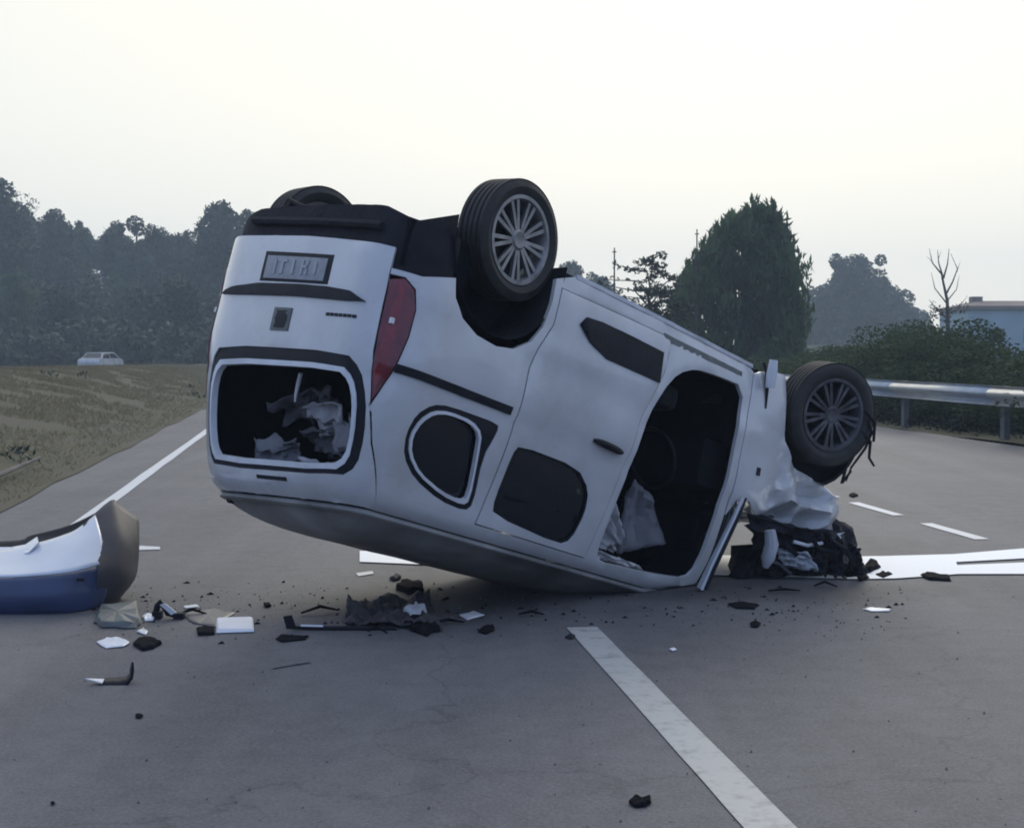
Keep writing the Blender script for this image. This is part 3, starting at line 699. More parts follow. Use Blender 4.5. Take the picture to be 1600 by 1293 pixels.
qwin = chaikin([(-.39, 1.35), (-.31, 1.275), (-.20, 1.25), (.17, 1.25), (.175, 1.30), (.14, 1.45), (.205, 1.70), (.17, 1.745), (-.03, 1.73), (-.25, 1.66), (-.37, 1.57), (-.41, 1.46)], 1)
qin = chaikin([(-.355, 1.37), (-.29, 1.305), (-.19, 1.28), (-.02, 1.285), (.07, 1.33), (.10, 1.44), (.165, 1.685), (.13, 1.715), (-.03, 1.70), (-.235, 1.635), (-.345, 1.55), (-.38, 1.46)], 1)
qwin = [(ux(a), b_) for a, b_ in qwin]; qin = [(ux(a), b_) for a, b_ in qin]
swin = chaikin([(.36, 1.32), (.84, 1.33), (.99, 1.43), (1.03, 1.56), (1.01, 1.73), (.93, 1.77), (.36, 1.72), (.33, 1.64), (.33, 1.38)], 1)
door = chaikin([(1.26, 1.1), (1.30, .90), (1.38, .72), (1.49, .58), (1.64, .51), (1.85, .49), (2.14, .48), (2.15, .8), (2.15, 1.3), (2.16, 1.66), (2.1, 1.75), (1.9, 1.77), (1.6, 1.79), (1.32, 1.80), (1.25, 1.75), (1.24, 1.5)], 1)
slide = [(.40, .40), (.385, .62), (.31, .77), (.275, .9), (.275, 1.79), (1.17, 1.80), (1.19, 1.3), (1.23, .95), (1.30, .76), (1.36, .62), (1.37, .40)]
ge = [(.705, .55), (.705, .70), (.708, .8), (.705, 1.1), (.70, 1.4), (.69, 1.85)]          # tailgate edge (y, z)
def gu(z): return uy(float(np.interp(z, [q_[1] for q_ in ge], [q_[0] for q_ in ge])), z)
lamp = [(gu(z) + .006, z) for z in (.72, .85, 1.0, 1.15, 1.27, 1.34)] + [(ux(-.655), 1.375), (ux(-.60), 1.2), (ux(-.565), .98), (ux(-.56), .84), (ux(-.585), .745), (ux(-.63), .70)]
arch = [(-.37, .60), (-.345, .70), (-.27, .79), (-.15, .845), (0, .86), (.13, .835), (.24, .76), (.31, .65), (.34, .50), (.345, .36)]
TOP = 1.895
side_out = [(gu(.66), .66), (ux(-.56), .66)] + arch + [(.52, .29), (1.2, .30), (2.15, .33), (2.215, .36), (2.215, .8), (2.22, 1.25), (2.235, 1.6), (2.20, TOP), (1.0, TOP), (0, TOP)] + [(gu(1.88), TOP)] + \
    [(gu(z) + .006, z) for z in (1.7, 1.55, 1.40)] + [(ux(-.655) + .004, 1.385), (ux(-.60) + .008, 1.2), (ux(-.565) + .008, .98), (ux(-.56) + .008, .84), (ux(-.585) + .008, .735), (ux(-.63), .688), (gu(.69), .69)]
grow = lambda p, d: shrink(p, -d)
bs = panel('body_side', side_out, [qwin, grow(slide, .008), door], paint, van)
panel('body_side', side_out, [], paint, van, mirror=True)
sl = panel('sliding_door', slide, [swin], paint, van, off=.002)
panel('window_glass', grow(swin, .012), [], glassd, sl, off=-.018, thick=.005)
panel('window_seal', grow(swin, .004), [shrink(swin, .012)], black, sl, off=-.004, thick=.012)
# door handle
q = MB(); 
def onside(x, z, off): return S(x, z, off)
pts = [onside(.88 + .26 * i / 8, 1.155 + .012 * i / 8, .004 + .022 * math.sin(math.pi * i / 8)) for i in range(9)]
q.tube(pts, [.009, .018, .022, .022, .022, .022, .021, .018, .010], 8); q.build('handle', black, sl, True)
panel('side_moulding', [(.575, .555), (.62, .50), (.75, .49), (1.31, .505), (1.325, .69), (.84, .685), (.68, .63)], [], black, sl, off=.016, thick=.02)
panel('door_rail', [(-.60, 1.135), (.22, 1.140), (.22, 1.185), (-.60, 1.18)], [], black, van, off=.006, thick=.012)
panel('sill_trim', [(1.30, .385), (2.10, .395), (2.10, .425), (1.32, .43)], [], greyp, van, off=.004, thick=.01)
panel('sill_trim', [(.5, .285), (2.2, .315), (2.2, .34), (.5, .31)], [], dirty, van, off=.006, thick=.03)
# quarter window
qf = panel('quarter_window', qwin, [qin], black, van, off=-.006, thick=.03)
panel('trim', grow(qin, .002), [shrink(qin, .018)], trim, qf, off=.004, thick=.03)
panel('glass', grow(qin, .004), [], glassd, qf, off=-.04, thick=.004)
# lamps
for mi in (False, True):
    lo = panel('tail_lamp', lamp, [], redl, van, off=.008, thick=.05, mirror=mi)
    ins = [(u * .55 + .45 * gu(z), z) for u, z in shrink(lamp, .03)]
    panel('lens_segment', shrink([(u * .7 + .3 * gu(z), z) for u, z in lamp if z > .95 or z < .8][2:], .012), [], redb, lo, off=.013, thick=.008, mirror=mi)
    q = MB(); c = S(gu(.93) + .06, .93, .012); 
    if mi: c = S(2 * UC - gu(.93) - .06, .93, .012)
    q.box(c, (.02, .02, .03)); q.build('reflector', trim, lo)
# tailgate
rwo = chaikin([(-.58, 1.13), (.56, 1.13), (.65, 1.20), (.685, 1.34), (.675, 1.52), (.635, 1.68), (.55, 1.745), (-.55, 1.75), (-.63, 1.68), (-.675, 1.52), (-.685, 1.34), (-.66, 1.20)], 1)
rwi = chaikin([(-.55, 1.195), (.53, 1.195), (.61, 1.25), (.64, 1.35), (.63, 1.52), (.595, 1.66), (.51, 1.72), (-.52, 1.72), (-.59, 1.66), (-.64, 1.52), (-.65, 1.35), (-.62, 1.25)], 1)
tou = lambda p: [(uy(a * (.90 if a < 0 else 1), b_), b_) for a, b_ in p]
rwo = tou(rwo); rwi = tou(rwi)
gate = [(gu(z) - .006, z) for z in (.55, .62, .7, .8, .95, 1.1, 1.25, 1.4, 1.55, 1.7, 1.885)]
gate = gate + [(2 * UC - u, z) for u, z in reversed(gate)]
gate = gate[:11] + [(UC, 1.888)] + gate[11:] + [(UC, .535)]
tg = panel('tailgate', gate, [rwo], paint, van, off=.003)
panel('window_seal', rwo, [rwi], black, tg, off=-.004, thick=.035)
panel('window_trim', grow(rwi, .002), [shrink(rwi, .026)], trim, tg, off=.002, thick=.04)
# shallow number plate recess, plate, chrome strip, badge
def rp(pts): return [(uy(a, b_), b_) for a, b_ in pts]
panel('plate_recess', rp([(-.31, .625), (.30, .625), (.30, .80), (-.31, .80)]), [], black, tg, off=.006, thick=.01)
pl = panel('number_plate', rp([(-.27, .655), (.25, .655), (.25, .775), (-.27, .775)]), [], plate_m, tg, off=.014, thick=.01)
for (a, b_, c, d_) in ((-.19, -.175, .675, .75), (-.14, -.115, .675, .75), (-.165, -.09, .675, .688), (-.05, -.03, .675, .75), (.03, .05, .675, .75), (.05, .085, .70, .715), (.08, .095, .675, .70), (.08, .095, .72, .75), (.15, .175, .68, .745)):
    panel('character', rp([(a, c), (b_, c), (b_, d_), (a, d_)]), [], platech, pl, off=.019, thick=.006, grid=.2, lip=0)
strp = [(-.62, .865), (-.52, .83), (-.30, .805), (.0, .80), (.30, .802), (.50, .815), (.62, .86), (.5, .868), (0, .862), (-.5, .868)]
panel('tailgate_grip', rp(strp), [], black, tg, off=.022, thick=.02)
bd_ = panel('badge', rp([(-.115, .925), (.03, .925), (.03, 1.045), (-.115, 1.045)]), [], greyp, tg, off=.012, thick=.01)
panel('emblem', rp([(-.085, .94), (-.005, .94), (.005, .985), (-.005, 1.03), (-.085, 1.03), (-.095, .985)]), [], black, bd_, off=.015, thick=.006)
for i in range(7):
    a = .34 + i * .036
    panel('model_letter', rp([(a, .936), (a + .026, .936), (a + .026, .952), (a, .952)]), [], black, tg, off=.008, thick=.006, grid=.2, lip=0)
panel('brake_lamp', rp([(-.13, 1.772), (.12, 1.772), (.12, 1.792), (-.13, 1.792)]), [], black, tg, off=.008, thick=.01)
# roof
us = [2.2 - .1 * i for i in range(26)] + [XC - .055 * i for i in range(1, 10)] + list(np.linspace(XC - RC * math.pi / 2 - .03, UC, 9))
us = us + [2 * UC - u for u in reversed(us[:-1])]
rings = []; 
for t_ in (TOP + .004, 1.91, 1.925, 1.94, 1.955):
    rings.append([S(u, t_, .001) for u in us])
last = rings[-1]
for s in (.12, .25, .4, .55, .7, .85, 1.0):
    row = []
    for p in last:
        sp = Vector((min(max(p.x, -.15), 2.2), 0, 1.915)); q_ = p.lerp(sp, s); q_.z = p.z + (2.00 - p.z) * (1 - (1 - s) ** 2.6)
        q_.z += .008 * nz(q_, 3) ; row.append(q_)
    rings.append(row)
v = [clampz(p) for r_ in rings for p in r_]; w_ = len(us)
f = [(i * w_ + j, i * w_ + j + 1, (i + 1) * w_ + j + 1, (i + 1) * w_ + j) for i in range(len(rings) - 1) for j in range(w_ - 1)]
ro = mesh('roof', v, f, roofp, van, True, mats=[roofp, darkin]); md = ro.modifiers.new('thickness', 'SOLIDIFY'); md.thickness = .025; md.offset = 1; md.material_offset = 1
# roof lip at the rear
q = MB(); q.tube([clampz(S(uy(a, 1.80), 1.945, .010)) for a in np.linspace(-.62, .66, 14)], [.010] + [.016] * 12 + [.010], 6); q.build('roof_lip', black, van, True)
q = MB(); c = S(uy(-.60, 1.80), 1.95, .02); q.lathe([(-.02, .005), (-.02, .022), (.02, .024), (.02, .005)], 12); q.xf(Matrix.Translation(c)); q.build('aerial_stub', black, van)
# exposed dark rear structure where the bumper came off
low = [(ux(-.36), .66), (ux(-.36), .38), (gu(.55) + .02, .36), (uy(.6, .5), .33), (uy(0, .5), .34), (uy(-.5, .5), .37), (2 * UC - gu(.55) - .02, .44), (2 * UC - ux(-.36), .52), (2 * UC - ux(-.30), .66), (2 * UC - ux(-.52), .80), (2 * UC - gu(.74) + .03, .78)]
panel('rear_structure', low, [], under, van, off=-.03, thick=.03)
q = MB(); q.tube([S(uy(a, .5), .45, -.012) for a in np.linspace(-.5, .6, 12)], .024, 8); q.build('bumper_beam', under, van, True)
# underbody pan, arch liners
q = MB()
for (x0, x1, y0, y1, z0, z1) in ((-.62, -.30, -.5, .6, .36, .42), (-.3, 2.3, -.60, .60, .26, .38), (.4, 2.25, -.80, .80, .30, .36), (2.3, 3.35, -.55, .55, .28, .55)):
    q.box(((x0 + x1) / 2, (y0 + y1) / 2, (z0 + z1) / 2), (x1 - x0, y1 - y0, z1 - z0))
q.build('floor_pan', under, van)
q = MB(); q.tube([(0, -.8, .28), (0, .68, .28)], .06, 10); q.build('rear_axle', under, van, True)
q = MB(); q.tube([(-.72, -.35, .22), (-.3, -.35, .22), (.3, -.3, .20), (2.2, -.1, .20)], .03, 8); q.build('exhaust', under, van, True)
def liner(xc, sgn, r=.44, w=.32, z0=.28):
    q = MB(); k = 18; rows_ = []
    for (yy_, rr) in ((.835, r), (.80 - w, r * .96), (.80 - w, .05)):
        for i in range(k + 1):
            a = math.pi * i / k; q.v.append(Vector((xc + rr * math.cos(a), sgn * yy_, z0 + rr * math.sin(a) * 1.28)))
    for j in range(2):
        for i in range(k): q.f.append((j * (k + 1) + i, j * (k + 1) + i + 1, (j + 1) * (k + 1) + i + 1, (j + 1) * (k + 1) + i))
    q.v = [clampz(p) for p in q.v]
    return q.build('wheel_arch_liner', under, van, True)
liner(-.01, 1, .42); liner(-.01, -1, .42)
# wheels
def wheel(c, axis, R_=.335, W=.2, rim=.245):
    ax = Vector(axis).normalized(); rot = ax.to_track_quat('Y', 'Z').to_matrix().to_4x4(); M = Matrix.Translation(c) @ rot
    h = MB(); h.lathe([(-.06, .03), (-.06, .15), (.02, .15), (.02, .03)], 24); hub = h.xf(M).build('wheel', under, van, True)
    tq = MB(); pf = [(-W * .38, rim * .98), (-W * .47, rim + .02), (-W * .52, (rim + R_) / 2), (-W * .46, R_ - .02), (-W * .38, R_ - .004)]
    for i in range(5):
        a = -W * .36 + W * .72 * i / 4
        pf += [(a - .012, R_), (a + .010, R_)] + ([(a + .012, R_ - .009), (a + .012 + W * .72 / 4 - .026, R_ - .009)] if i < 4 else [])
    pf += [(W * .38, R_ - .004), (W * .46, R_ - .02), (W * .52, (rim + R_) / 2), (W * .49, rim + .03), (W * .44, rim + .012), (W * .38, rim * .98)]
    tq.lathe(pf, 64); tq.xf(M).build('tyre', rubber, hub, True)
    rq = MB(); rq.lathe([(W * .40, rim + .004), (W * .45, rim + .002), (W * .45, rim - .018), (W * .36, rim - .03), (-W * .3, rim - .04), (-W * .36, rim - .01)], 48)
    rq.lathe([(W * .20, .052), (W * .36, .058), (W * .40, .045), (W * .38, .02), (W * .38, .001)], 24)
    for i in range(9):
        for s in (-1, 1):
            a = 2 * math.pi * i / 9; da = .115 * s
            r0, r1 = .045, rim - .018
            p0 = Vector((math.cos(a + da * 1.2) * r0, W * .36, math.sin(a + da * 1.2) * r0)); p1 = Vector((math.cos(a + da) * r1, W * .40, math.sin(a + da) * r1))
            d = (p1 - p0); tn = Vector((0, 1, 0)).cross(d.normalized()) * .0095; dp = Vector((0, -.022, 0))
            rq.add([p0 - tn, p0 + tn, p1 + tn * 1.2, p1 - tn * 1.2, p0 - tn + dp, p0 + tn + dp, p1 + tn + dp, p1 - tn + dp], [(0, 1, 2, 3), (4, 7, 6, 5), (0, 4, 5, 1), (1, 5, 6, 2), (3, 2, 6, 7), (0, 3, 7, 4)])
    rq.xf(M).build('rim', alloy, hub, True)
    dq = MB(); dq.lathe([(W * .02, .01), (W * .02, rim - .05)], 32); dq.xf(M).build('brake_disc', under, hub)
    return hub
wheel(v_at(795, 375, 7.99), (.13, 1, .02)); wheel(Vector((-.04, -1.03, .15)), (0, -1, 0))
fw = v_at(1290, 646, 9.72)
axw = RV.transposed() @ Vector((.42, -.88, -.06))
fh = wheel(fw, axw, .35)
for ch in fh.children:
    if ch.name.startswith('rim'): ch.data.materials[0] = alloy_d
wheel(Vector((2.9, -.72, .40)), (.3, -1, .1))
# front liner behind wheel
q = MB(); c = fw - Vector(axw).normalized() * .17
q.lathe([(-.02, .01), (-.02, .37), (.10, .38), (.10, .36)], 30); q.xf(Matrix.Translation(c + Vector((.02, 0, .13))) @ Vector(axw).to_track_quat('Y', 'Z').to_matrix().to_4x4()); 
q.v = [p + Vector((.03, 0, .05)) * nz(p, 4) for p in q.v]; q.build('wheel_arch_liner', under, van, True)

# front wing, crushed
def SF(u, t, off=0.0):
    p = S(u, t, off)
    return p
wing = [(2.222, .37), (2.30, .335), (2.42, .30), (2.55, .285), (2.585, .40), (2.61, .55), (2.66, .70), (2.74, .79), (2.85, .84), (3.02, .86), (3.20, .885), (3.36, .95), (3.46, 1.05), (3.50, 1.18), (3.42, 1.215), (3.2, 1.205), (2.95, 1.235), (2.72, 1.20), (2.55, 1.23), (2.42, 1.17), (2.30, 1.20), (2.235, 1.30), (2.222, .9)]
def SW(u, t, off=0.0):
    p = S(u, t, off); 
    # folded creases running forward-down
    c = ss(u, 2.5, 2.9)
    rg = 1 - abs(nz((u * 1.0 + t * .5, t * 1.6 - u * .5, 0), 3.4, 9)) * 3.2; rg2 = 1 - abs(nz((u, t, 3), 6.5, 4)) * 3
    p.y += c * (.085 * (rg - .6) * ss(t, .80, .95) + .022 * (rg2 - .6) - .06 * ss(t, 1.0, 1.25))
    return p
wg = panel('front_wing', wing, [], paint, van, off=.002, surf=SW, grid=.04)
q = MB(); q.box(SW(2.43, .965, .004), (.035, .012, .05)); q.build('indicator', black, wg)
q = MB(); a = S(2.34, .33, .02); q.tube([S(2.32, .27, .0), S(2.33, .33, .02), S(2.36, .44, .012), S(2.38, .56, .006)], [.012, .014, .011, .005], 6); q.build('bracket', black, wg)
q = MB(); q.tube([v_at(1203, 606, 9.28), v_at(1206, 585, 9.28), v_at(1209, 562, 9.28)], [.03, .036, .026], 8); q.build('arch_bracket', trim, wg, True)
# under-wing trim end at top right
# A pillar and windscreen frame bent down to the road
q = MB(); 
A = S(2.24, 1.12, .015)
pp = [v_at(1160, 778, 8.98), v_at(1146, 812, 8.95), v_at(1128, 850, 8.92), v_at(1110, 888, 8.90), v_at(1096, 922, 8.90)]
q.tube([clampz(p) for p in pp], [.012, .02, .026, .03, .034], 7); q.build('pillar', dirty, van, True)
q = MB(); q.tube([clampz(p + Vector((-.035, .03, 0))) for p in pp], [.008, .009, .010, .011, .012], 6); q.build('pillar_trim', trim, van, True)
q = MB(); q.tube([clampz(p + Vector((-.02, .045, 0))) for p in pp], [.006, .01, .012, .013, .012], 6); q.build('pillar_seal', black, van, True)

# crumpled sheets: generic
def crumple(name, corners, nu, nv, amp, sc, m, parent, seed=0, ragged=.0, thick=.006, cl=True):
    A, B, Cc, Dd = [Vector(c_) for c_ in corners]; v = []; f = []
    n_ = (B - A).cross(Dd - A).normalized(); rr = random.Random(seed)
    for i in range(nu + 1):
        for j in range(nv + 1):
            s, t_ = i / nu, j / nv
            if ragged and (i in (0, nu) or j in (0, nv)): s += rr.uniform(-ragged, ragged); t_ += rr.uniform(-ragged, ragged)
            p = (A.lerp(B, s)).lerp(Dd.lerp(Cc, s), t_)
            d = nz((s * sc, t_ * sc, seed), 1.6, seed); d2 = abs(nz((s * sc, t_ * sc, seed + 4), 3.1, seed))
            v.append(p + n_ * amp * (d + .6 * d2))
    for i in range(nu):
        for j in range(nv): f.append((i * (nv + 1) + j, (i + 1) * (nv + 1) + j, (i + 1) * (nv + 1) + j + 1, i * (nv + 1) + j + 1))
    if cl and parent is van: v = [clampz(p) for p in v]
    o = mesh(name, v, f, m, parent, True, ang=R(30)); md = o.modifiers.new('s', 'SOLIDIFY'); md.thickness = thick; return o
# bonnet folded under the nose, engine bay bits
crumple('bonnet', [(2.35, .72, 1.18), (3.45, .70, 1.20), (3.35, -.70, 1.12), (2.35, -.72, 1.14)], 22, 26, .12, 4, dirty, van, 3, .02)
crumple('torn_wing_liner', [v_at(1165, 800, 9.2), v_at(1315, 838, 9.4), v_at(1300, 880, 9.5), v_at(1180, 862, 9.3)], 14, 8, .10, 3, under, van, 5, .05)
crumple('scuttle_panel', [v_at(1175, 800, 9.35), v_at(1270, 830, 9.6), v_at(1262, 895, 9.7), v_at(1180, 885, 9.4)], 12, 9, .10, 3, under, van, 6, .03)
q = MB(); q.tube([v_at(1203, 828, 9.15), v_at(1206, 850, 9.15), v_at(1200, 872, 9.15), v_at(1196, 886, 9.16)], [.035, .045, .045, .02], 9); q.build('washer_bottle', dirty, van, True)
q = MB(); eg = random.Random(9)
for (x, y, d_, sz_) in ((1180, 884, 9.55, .13), (1205, 895, 9.45, .10), (1232, 876, 9.7, .17), (1262, 888, 9.55, .14), (1285, 868, 9.8, .17), (1305, 890, 9.55, .11), (1250, 852, 10.0, .22), (1328, 893, 9.6, .08), (1160, 894, 9.4, .07), (1300, 850, 10.0, .14), (1345, 897, 9.55, .05)):
    c = v_at(x, y, d_); k = len(q.v); nu, nv = 14, 9
    for a in range(nv + 1):
        for b_ in range(nu):
            ph = math.pi * (a / nv - .5); t_ = 2 * math.pi * b_ / nu; d = Vector((math.cos(ph) * math.cos(t_), math.cos(ph) * math.sin(t_), math.sin(ph)))
            m_ = max(abs(d.x), abs(d.y), abs(d.z)) ** .6
            q.v.append(c + d / m_ * sz_ * (1 + .45 * nz(d + c * 3, 1.6) + .12 * nz(d + c, 4)))
    for a in range(nv):
        for b_ in range(nu): q.f.append((k + a * nu + b_, k + a * nu + (b_ + 1) % nu, k + (a + 1) * nu + (b_ + 1) % nu, k + (a + 1) * nu + b_))
q.v = [clampz(p) for p in q.v]; q.build('engine', under, van)
for i, (pts, rad, m_) in enumerate((([(1225, 850), (1245, 866), (1240, 884), (1262, 893)], .018, black), ([(1270, 842), (1280, 858), (1300, 862), (1318, 880), (1340, 888)], .016, black), ([(1240, 846), (1262, 852), (1285, 848)], .012, trim), ([(1300, 845), (1322, 858), (1332, 878), (1352, 890)], .014, under), ([(1190, 872), (1216, 880), (1236, 896)], .012, steel_d))):
    q = MB(); q.tube([clampz(v_at(x, y, 9.28 + .03 * k_)) for k_, (x, y) in enumerate(pts)], rad, 6); q.build('hose', m_, van, True)
for i, (a, b_, c_, d_) in enumerate((((1272, 838), (1292, 836), (1290, 900), (1266, 885)), ((1296, 840), (1316, 838), (1322, 905), (1300, 900)), ((1325, 845), (1345, 856), (1350, 900), (1328, 892)))):
    crumple('torn_panel', [v_at(*a, 9.35), v_at(*b_, 9.35), v_at(*c_, 9.3), v_at(*d_, 9.3)], 8, 10, .05, 4, [under, black, under][i], van, 20 + i, .10)
crumple('torn_panel', [v_at(1262, 838, 9.45), v_at(1318, 832, 9.45), v_at(1310, 856, 9.45), v_at(1268, 860, 9.45)], 8, 6, .05, 4, trim, van, 31, .08)
crumple('torn_panel', [v_at(1215, 858, 9.3), v_at(1262, 862, 9.3), v_at(1282, 892, 9.3), v_at(1222, 886, 9.3)], 9, 6, .06, 4, dirty, van, 32, .06)
# snagged wires and strips at the front corner
for i, pts in enumerate((((1355, 655), (1362, 675), (1352, 700), (1330, 730), (1322, 752)), ((1345, 672), (1360, 690), (1358, 715), (1366, 728)), ((1350, 640), (1367, 660), (1365, 690)), ((1330, 735), (1315, 755), (1330, 700)))):
    q = MB(); q.tube([v_at(x, y, 9.75) for x, y in pts], [.008, .012, .010, .008, .004][:len(pts)], 5); q.build('hanging_cable', black if i % 2 else under, van, True)
# interior
def softbox(c, sz, m, name, parent, rot=None, r=.3):
    q = MB(); k = 6; P = {}
    sx, sy, sz2 = [s / 2 for s in sz]; e_ = .35
    def f_(a): return math.copysign(abs(a) ** e_, a)
    nu, nv = 14, 10; 
    for i in range(nv + 1):
        ph = -math.pi / 2 + math.pi * i / nv
        for j in range(nu):
            th = 2 * math.pi * j / nu; p = Vector((f_(math.cos(ph)) * f_(math.cos(th)) * sx, f_(math.cos(ph)) * f_(math.sin(th)) * sy, f_(math.sin(ph)) * sz2))
            if rot: p = rot @ p
            q.v.append(p + Vector(c))
    for i in range(nv):
        for j in range(nu): q.f.append((i * nu + j, i * nu + (j + 1) % nu, (i + 1) * nu + (j + 1) % nu, (i + 1) * nu + j))
    if parent is van: q.v = [clampz(p) for p in q.v]
    return q.build(name, m, parent, True, ang=R(60))
for y in (.36, -.36):
    st = softbox((1.62, y, .66), (.50, .48, .16), seatm, 'seat', van)
    softbox((1.34, y, 1.02), (.15, .46, .62), seatm, 'backrest', st, Matrix.Rotation(-.2, 3, 'Y'))
    softbox((1.26, y, 1.42), (.10, .26, .17), seatm, 'headrest', st)
st = softbox((.62, 0, .66), (.46, 1.3, .16), seatm, 'rear_bench', van)
softbox((.36, 0, .98), (.14, 1.3, .58), seatm, 'backrest', st, Matrix.Rotation(-.2, 3, 'Y'))
for y in (-.42, 0, .42): softbox((.27, y, 1.33), (.09, .24, .14), seatm, 'headrest', st)
q = MB(); q.box((2.15, 0, 1.0), (.25, 1.4, .3)); q.build('dashboard', darkin, van)
crumple('bulkhead', [(2.30, .80, .32), (2.30, .80, 1.22), (2.30, -.80, 1.22), (2.30, -.80, .32)], 8, 10, .03, 3, darkin, van, 71)
crumple('windscreen', [(2.32, .80, 1.20), (2.24, .70, 1.93), (2.24, -.70, 1.93), (2.32, -.80, 1.20)], 12, 16, .05, 3, glassd, van, 72)
q = MB()
for i in range(17):
    pass
tor = []; 
for i in range(21):
    a = 2 * math.pi * i / 20; tor.append(Vector((1.95 + .07 * math.sin(a), .36 + .19 * math.cos(a), 1.02 + .18 * math.sin(a))))
q.tube(tor, .014, 6, False); q.build('steering_wheel', black, van, True)
ll = [(a * .97, b_) for a, b_ in ()]
crumple('side_airbag', [v_at(988, 748, 9.12), v_at(1015, 770, 9.2), v_at(1045, 850, 9.2), v_at(958, 862, 9.1)], 12, 12, .07, 1.8, cloth_m, van, 43, .02)
crumple('curtain_airbag', [S(1.27, 1.40, -.06), S(1.50, 1.62, -.08), S(1.50, 1.74, -.10), S(1.24, 1.74, -.09)], 10, 12, .05, 3, cloth, van, 41, .03)
crumple('curtain_airbag', [S(1.30, 1.74, -.03), S(1.72, 1.765, -.04), S(1.70, 1.79, -.05), S(1.30, 1.80, -.05)], 12, 5, .03, 3, cloth, van, 42, .05)
q = MB(); q.box((-.42, 0, .50), (.45, 1.45, .25)); q.build('boot_floor', darkin, van)
q = MB(); q.tube([(-.62, .03, 1.20), (-.60, .0, 1.26), (-.585, -.02, 1.31), (-.58, -.02, 1.35)], [.012, .012, .009, .005], 6); q.build('wiper_arm', trim, tg, True)
for i, (x, y, z, sx, sz_, m_) in enumerate(((-.46, .05, 1.42, .34, .13, cloth), (-.42, -.36, 1.36, .34, .10, cloth_d), (-.44, .30, 1.55, .38, .20, cloth_m), (-.46, -.35, 1.63, .42, .10, cloth_m), (-.48, .22, 1.69, .50, .05, cloth), (-.36, .0, 1.52, .46, .14, cloth_d), (-.44, .40, 1.45, .25, .07, cloth_m), (-.40, -.15, 1.30, .30, .10, cloth_d))):
    A_ = Vector((x, y - sx / 2, z - sz_ / 2)); o_ = crumple('cargo_cloth', [A_, A_ + Vector((.02, sx, -.05 + .02 * (i % 3))), A_ + Vector((.16, sx * .85, sz_)), A_ + Vector((.16, sx * .1, sz_ * .9))], 16, 10, .10, 1.6, m_, van, 50 + i, .015)
    o_.data.materials[0] = m_

